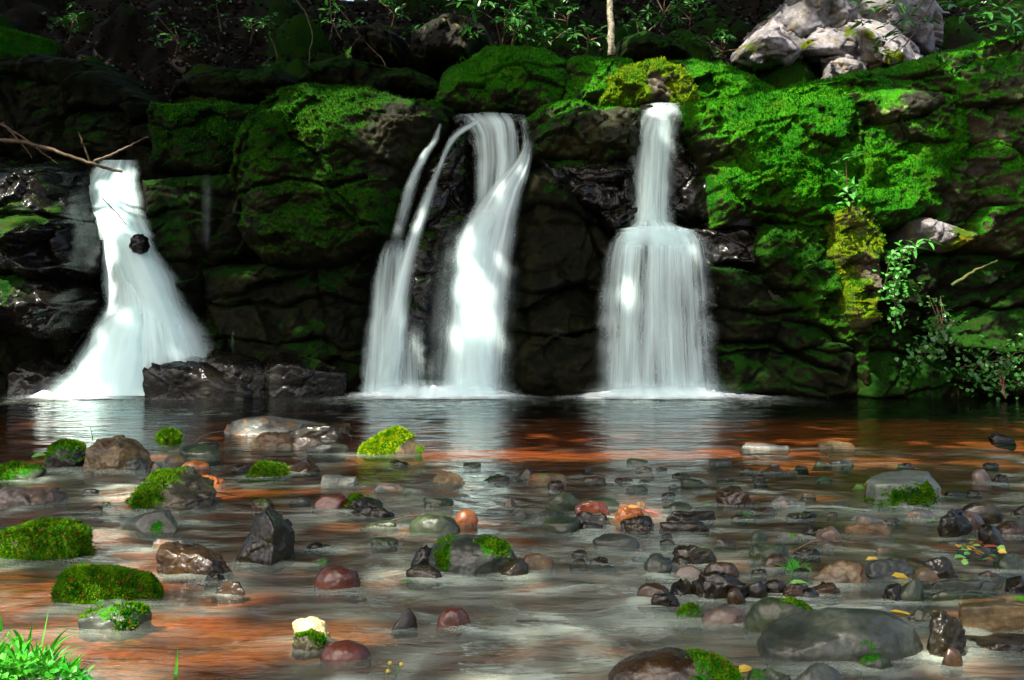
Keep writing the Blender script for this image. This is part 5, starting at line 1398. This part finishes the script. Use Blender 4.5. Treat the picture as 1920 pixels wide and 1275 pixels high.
link("blades", tubes_mesh("blades", gb), M['grass'], parent=gt)
n = 420
bx_ = r.uniform(-40, 165, n)
by_ = 1236 + 40 * r.random(n) + np.clip(bx_ - 60, 0, 200) * 0.22
ps = np.array([P(a, b, YG - 0.02 + r.uniform(-0.1, 0.1)) for a, b in zip(bx_, by_)])
ds = r.normal(0, 0.7, (n, 3)) + np.array([0, -0.4, 0.5])
link("leaves", leaf_quads(ps, ds, 0.022, 0.018, 71, fold=0.1), M['grass'], parent=gt)
gs = thing("reed", tuple(P(331, 1290, 2.4)), "single upright grass blade rising at the bottom edge right of the grass tuft", "reed")
link("blade", tubes_mesh("blade", [blade(P(328, 1290, 2.4), P(333, 1216, 2.4), 0.010, 0.0, 1), blade(P(315, 1295, 2.4), P(309, 1268, 2.4), 0.006, 0, 2)]), M['grass'], parent=gs)
sf = thing("seed_head", tuple(P(730, 1290, 2.4)), "tiny yellow-brown flower heads poking up at the bottom centre edge", "flower")
link("stems", tubes_mesh("stems", [tube([P(718, 1290, 2.4), P(726, 1260, 2.4), P(731, 1244, 2.4)], 0.0016, 0.001, seg=5), tube([P(735, 1290, 2.4), P(745, 1262, 2.4), P(752, 1246, 2.4)], 0.0014, 0.001, seg=5)]), M['grass'], parent=sf)
vv, ff = ICO[4]
for (a, b) in [(731, 1243), (752, 1245), (733, 1270), (727, 1258)]:
    link("flower_bud", make_mesh("flower_bud", vv * 0.0045 * (1 + 0.25 * fbm(vv * 3, 2)[:, None]) + P(a, b, 2.4), ff), M['yellow'], parent=sf)

# near bank earth under the grass
xs_ = np.arange(-2.2, -0.9, 0.02)
ys_ = np.arange(0.9, 2.62, 0.02)
gx_, gy_ = np.meshgrid(xs_, ys_)
ex_, ey_ = gx_.ravel(), gy_.ravel()
dd_ = sm(0.0, 0.35, (-1.02 - ex_) + 0.08 * perlin(np.stack([ex_ * 4, ey_ * 4, ey_ * 0], 1))) * sm(0.0, 0.25, 2.55 - ey_)
ez_ = -0.10 + 0.17 * dd_ + 0.02 * fbm(np.stack([ex_ * 6, ey_ * 6, ey_ * 0], 1), 3)
tag(link("bank", make_mesh("bank", np.stack([ex_, ey_, ez_], 1), grid_faces(*gx_.shape), {"moss": 0.6 + 0 * ex_}), M['earth']), kind='structure')

# ------------------------------------------------------------------ branches, roots, twigs, birch
def stick(name, label, lst, mat, cat, seed=0, seg=8):
    """lst: (points in photo px + distance, r0, r1)"""
    t0 = thing(name, tuple(P(*lst[0][0][0])), label, cat)
    for i, (pts, r0, r1) in enumerate(lst):
        v_, f_ = tube([P(*q_) for q_ in pts], r0, r1, seg=seg, jitter=r0 * 0.25, seed=seed + i)
        link("branch" if i == 0 else "side_branch", make_mesh("branch", v_, f_), M[mat], parent=t0)
    return t0


stick("fallen_branch", "thick tan fallen branch lying across the top of the left cascade",
      [([(-40, 262, 9.1), (40, 264, 9.15), (110, 285, 9.2), (175, 308, 9.25), (230, 322, 9.3)], 0.023, 0.013), ([(170, 305, 9.25), (158, 275, 9.2), (147, 247, 9.15)], 0.012, 0.006)], 'branch', "branch", 1)
stick("fallen_branch", "slim dark branch rising right from the head of the left cascade",
      [([(175, 303, 9.28), (215, 288, 9.3), (250, 270, 9.35), (278, 257, 9.4)], 0.014, 0.007)], 'twig', "branch", 2)
stick("fallen_branch", "thin dark stick crossing behind the thick tan branch at the left edge",
      [([(-10, 225, 9.3), (40, 255, 9.3), (85, 290, 9.3), (110, 308, 9.3)], 0.010, 0.006), ([(5, 230, 9.3), (50, 280, 9.3), (60, 296, 9.3)], 0.008, 0.004)], 'twig', "branch", 3)
stick("twig", "bent dark twig caught in the white water of the left cascade",
      [([(192, 372, 9.2), (206, 386, 9.16), (222, 402, 9.12), (236, 421, 9.1)], 0.006, 0.004), ([(206, 386, 9.16), (210, 397, 9.14)], 0.004, 0.003)], 'twig', "twig", 4)
stick("root", "crossed dead roots on the black slope above the left cascade",
      [([(165, 160, 10.5), (180, 205, 10.4), (205, 245, 10.3), (220, 260, 10.25)], 0.02, 0.010), ([(240, 215, 10.3), (215, 260, 10.25), (195, 290, 10.2)], 0.012, 0.008)], 'twig', "root", 5)
stick("hanging_root", "long reddish root hanging at the top left of centre",
      [([(548, -10, 11.0), (575, 25, 10.9), (588, 70, 10.8), (580, 95, 10.8), (580, 122, 10.8)], 0.009, 0.005)], 'branch', "root", 6)
stick("hanging_root", "thin curling root beside the lichened rock at the top",
      [([(618, -10, 11.0), (622, 40, 10.9), (640, 75, 10.8)], 0.006, 0.004)], 'branch', "root", 7)
stick("hanging_root", "bare brown stem slanting down behind the mossy dome",
      [([(640, 20, 11.0), (690, 85, 10.9), (722, 115, 10.8), (733, 165, 10.6)], 0.008, 0.006)], 'twig', "root", 8)
stick("twig", "red forked twig standing in the water at the right edge",
      [([(1886, 746, 8.75), (1876, 715, 8.75), (1872, 692, 8.75)], 0.010, 0.006), ([(1882, 742, 8.75), (1882, 715, 8.74), (1878, 700, 8.74)], 0.007, 0.005)], 'redtwig', "twig", 9)
stick("twig", "thin arched twig over the dark olive stone", [([(357, 842, 6.0), (372, 822, 6.0), (395, 811, 6.0), (420, 808, 6.0)], 0.0035, 0.002)], 'branch', "twig", 10)
stick("twig", "dark broken twig beside the pale green dome stone",
      [([(718, 982, 4.0), (760, 968, 4.0), (785, 965, 4.0), (815, 970, 4.0)], 0.004, 0.003), ([(766, 958, 4.0), (780, 968, 4.0), (784, 976, 4.0)], 0.003, 0.002)], 'twig', "twig", 11)
stick("twig", "forked bare twig lying over the water right of centre",
      [([(1486, 1034, 3.5), (1520, 1016, 3.5), (1545, 1011, 3.5), (1590, 1018, 3.5), (1618, 1017, 3.5)], 0.004, 0.002), ([(1545, 1011, 3.5), (1540, 1006, 3.5)], 0.003, 0.002)], 'twig', "twig", 12)
stick("twig", "thin straight twig right of the bright orange stone", [([(1205, 957, 4.2), (1222, 960, 4.2), (1250, 966, 4.2)], 0.004, 0.003)], 'redtwig', "twig", 13)
stick("reed", "single pale stem standing behind the tan-topped boulder", [([(174, 826, 5.6), (172, 812, 5.6), (169, 799, 5.6)], 0.003, 0.0015)], 'leafb', "reed", 14)
stick("root", "mossy straight root slanting up to the right under the brown boulder face",
      [([(1785, 535, 8.85), (1830, 505, 8.82), (1870, 488, 8.82)], 0.014, 0.007)], 'rootm', "root", 15)

bt = thing("birch_tree", tuple(P(1147, 102, 10.9)), "slim pale birch trunk standing on the terrace above the central rocks", "tree")
v_, f_ = tube([P(1147, 104, 10.9), P(1146, 60, 10.9), P(1143, 0, 10.9), P(1140, -300, 11.0), P(1150, -800, 11.1)], 0.042, 0.022, seg=12, jitter=0.003)
link("trunk", make_mesh("trunk", v_, f_), M['birch'], parent=bt)
r = np.random.default_rng(90)
cp = P(1150, -780, 11.1) + r.normal(0, 1, (900, 3)) * np.array([0.8, 0.8, 0.9])
link("crown", leaf_quads(cp, r.normal(size=(900, 3)), 0.14, 0.09, 91, "crown"), M['canopy'], parent=bt)


# ------------------------------------------------------------------ leaves lying on stones and water
def leaf_on(px, py, Y, ln, mat, label, ang=0.3, name="fallen_leaf"):
    c = P(px, py, Y)
    r_ = np.random.default_rng(int(px + py * 3))
    d = np.array([[math.cos(ang), math.sin(ang) * 0.6, 0.12]])
    me = leaf_quads(c[None] - d * ln / 2, d, ln, ln * 0.5, int(px), name, fold=0.15)
    tag(link(name, me, M[mat], loc=tuple(float(q_) for q_ in c)), label, "leaf")


def on(py): return Yw(py)


for a in [
    (887, 1027, 3.62, 0.055, 'fallen', "bright green leaf on top of the big oval grey boulder", 0.0),
    (1557, 1186, 2.75, 0.035, 'fallen', "small pale green leaf on the largest grey boulder", 0.4),
    (1325, 1028, 3.62, 0.06, 'fallen', "pale green leaf on the shoulder of the dark angular stone", -0.8),
    (765, 1090, 3.15, 0.055, 'fallen', "green leaf floating below the glossy dark flat stone", 0.1),
    (1760, 978, 4.02, 0.10, 'fallen', "broad green leaf against the upright tilted dark slab", -0.3),
    (1612, 915, 4.75, 0.10, 'fallen', "yellow-green leaf caught left of the flat-topped moss-fronted boulder", 0.5),
    (1496, 1092, 3.15, 0.06, 'fallen', "green leaf on the brown stone of the dark row", 0.2),
    (1757, 1158, 2.85, 0.06, 'fallen', "glossy green leaf standing beside the wedged dark stone", 1.2),
    (1680, 1148, 2.87, 0.075, 'yellow', "curled yellow leaf on the striped stone", -0.8),
    (1640, 1048, 3.45, 0.07, 'yellow', "yellow leaf lying on the folded grey stone", 0.2),
    (1688, 1082, 3.2, 0.07, 'yellow', "yellow-green leaf on top of the mossy sharp-ridged stone", -0.2),
    (1330, 946, 4.3, 0.05, 'fallen', "small green leaf on the thin drift of water right of the orange stone", 0.4),
    (70, 855, 5.7, 0.11, 'fallen', "two-lobed green leaf sticking up left of the dark moss-capped stone", 1.1),
    (476, 789, 7.2, 0.07, 'fallen', "tiny green leaf on the large pale slab", 0.2),
    (820, 938, 4.5, 0.09, 'fallen', "pale leaf lying on the flat green-tinted stone", 0.3),
    (1385, 1250, 2.45, 0.06, 'rust', "curled red-brown leaf on the broad brown boulder", -0.5),
    (1395, 1255, 2.43, 0.05, 'yellow', "curled yellow leaf beside the red-brown one on the broad brown boulder", 0.9),
    (1187, 952, 4.25, 0.07, 'rust', "brown curled leaf on the bright orange stone", 0.2),
    (1243, 438, 9.1, 0.0, None, "", 0),
]:
    if a[4]: leaf_on(*a)
# drift of mixed leaves caught in the right-hand stones
r = np.random.default_rng(95)
for i in range(26):
    px, py = r.normal(1822, 28), r.normal(1032, 15)
    leaf_on(px, py, Yw(py + 14), r.uniform(0.03, 0.06), ['yellow', 'fallen', 'rust', 'fallen'][i % 4],
            ["small yellow leaf in the leaf drift above the dark arched stone", "small green leaf in the leaf drift above the dark arched stone", "small rusty leaf in the leaf drift above the dark arched stone", "small green leaf in the leaf drift above the dark arched stone"][i % 4], r.uniform(0, 3))
    C.objects[-1]["group"] = "leaves in the drift above the dark arched stone"
gb = [blade(P(1500 + r.normal(0, 14), 1072, 3.3), P(1500 + r.normal(0, 22), 1050 + r.normal(0, 6), 3.3), 0.006, 0.008, i) for i in range(22)]
gt = thing("grass_tuft", tuple(P(1500, 1072, 3.3)), "small green grass clump washed against the knobbly tan stone", "grass")
link("blades", tubes_mesh("blades", gb), M['grass'], parent=gt)

# ------------------------------------------------------------------ forest canopy overhead, with gaps cut to aim the sun at chosen spots
GAPS = [  # photo x, row, distance, radius
    (1200, 150, 9.8, 0.34), (1250, 135, 9.8, 0.28), (1160, 165, 9.8, 0.2), (1330, 130, 10.1, 0.25),
    (1600, 440, 8.9, 0.26), (1600, 520, 8.9, 0.24), (1610, 585, 8.9, 0.17), (1590, 350, 8.75, 0.25),
    (1765, 435, 8.7, 0.22), (1485, 50, 11.0, 0.22), (1590, 60, 10.9, 0.16), (1700, 110, 10.9, 0.2), (1430, 90, 10.8, 0.2), (1540, 85, 10.9, 0.12), (1640, 20, 11.2, 0.12), (1580, 140, 10.7, 0.1),
    (1440, 178, 9.2, 0.22), (1520, 170, 9.15, 0.2), (1370, 195, 9.2, 0.15), (1350, 60, 11.6, 0.15),
    (40, 540, 8.85, 0.20), (95, 325, 9.0, 0.12), (60, 455, 9.0, 0.10), (85, 705, 8.85, 0.16), (120, 690, 8.8, 0.12), (400, 700, 8.9, 0.10), (430, 715, 8.9, 0.10),
    (225, 330, 9.5, 0.15), (872, 500, 9.05, 0.10), (890, 580, 9.05, 0.08),
    (730, 825, 6.0, 0.22), (579, 1172, 2.66, 0.045), (1180, 963, 4.2, 0.09), (300, 915, 4.7, 0.18), (350, 925, 4.7, 0.15), (60, 1245, 2.4, 0.25), (110, 1250, 2.4, 0.2), (-20, 1240, 2.4, 0.2),
    (1200, 812, 6.6, 0.26), (1090, 826, 6.3, 0.22), (1000, 816, 6.5, 0.2), (1330, 806, 6.8, 0.2), (880, 808, 6.7, 0.3), (940, 834, 6.2, 0.16), (780, 818, 6.5, 0.2), (1450, 806, 6.8, 0.15), (1500, 850, 5.8, 0.12), (1850, 850, 5.8, 0.14), (1650, 842, 5.9, 0.1), (1860, 790, 7.3, 0.15), (1560, 780, 7.5, 0.15),
    (560, 828, 6.4, 0.12), (230, 825, 6.2, 0.2), (1860, 1128, 2.95, 0.08), (1918, 700, 8.8, 0.07),
    (130, 1085, 3.2, 0.14), (230, 1080, 3.2, 0.12), (60, 1000, 3.8, 0.14), (300, 1175, 2.75, 0.12), (1370, 90, 11.2, 0.12),
    (950, 15, 10.6, 0.22), (870, 15, 10.6, 0.12), (1000, 30, 10.6, 0.12), (1860, 25, 9.4, 0.2), (1900, 45, 9.3, 0.12), (1200, 35, 11.4, 0.15), (1640, 190, 9.2, 0.15), (1450, 215, 9.2, 0.15),
    (1146, 40, 10.9, 0.22), (1144, 0, 10.9, 0.2),
    (590, 170, 9.5, 0.12), (700, 185, 9.5, 0.12), (1080, 205, 9.6, 0.12),
]
r = np.random.default_rng(101)
nC = 42000
z_ = r.uniform(8.0, 11.0, nC)
gx2 = r.uniform(-9.5, 8.5, nC)      # where the leaf's shadow falls at z = 1
gy2 = r.uniform(0.5, 17.0, nC)
Ln = np.array(L)
tt_ = (z_ - 1.0) / -Ln[2]
nx_ = 15000                         # extra leaves added to keep the slope behind the falls dark
gx2[:nx_] = r.uniform(-8.0, 7.0, nx_)
gy2[:nx_] = r.uniform(10.4, 17.0, nx_)
cp = np.stack([gx2 - Ln[0] * tt_, gy2 - Ln[1] * tt_, z_], 1)
keep = np.ones(nC, bool)
rg = np.random.default_rng(55)
for _ in range(26):
    GAPS.append((rg.uniform(1290, 1720), rg.uniform(175, 420), 9.1, rg.uniform(0.05, 0.16)))
for _ in range(12):
    GAPS.append((rg.uniform(1060, 1300), rg.uniform(110, 190), 9.9, rg.uniform(0.05, 0.14)))
for _ in range(14):
    GAPS.append((rg.uniform(520, 830), rg.uniform(165, 330), 9.4, rg.uniform(0.02, 0.07)))
for (a, b, Y, rad) in GAPS + EXTRA_GAPS:
    c = P(a, b, Y)
    d = cp - c
    d = d - (d @ Ln)[:, None] * Ln
    keep &= np.linalg.norm(d, axis=1) > rad + 0.2
cp = cp[keep]
k = len(cp)
d = r.normal(size=(k, 3))
d[:, 2] *= 0.4
tag(link("forest_canopy", leaf_quads(cp, d, 0.34, 0.22, 102, "forest_canopy", fold=0.1), M['canopy']), kind='stuff')

# backlit wood standing beyond the terrace, above the top of the picture
r = np.random.default_rng(131)
cc = np.stack([r.uniform(-11, 11, 260), r.uniform(13.4, 18.5, 260), r.uniform(4.6, 12.5, 260)], 1)
cc[:, 2] = np.maximum(cc[:, 2], 4.9 + (cc[:, 1] - 13.4) * 0.35)
cp = (cc[:, None, :] + r.normal(0, 1, (260, 34, 3)) * np.array([0.55, 0.5, 0.42])).reshape(-1, 3)
cp = cp[(cp[:, 2] - H) / cp[:, 1] > 0.325]
d = r.normal(size=(len(cp), 3))
tag(link("far_wood", leaf_quads(cp, d, 0.30, 0.17, 132, "far_wood", fold=0.1), M['farleaf']), kind='stuff')
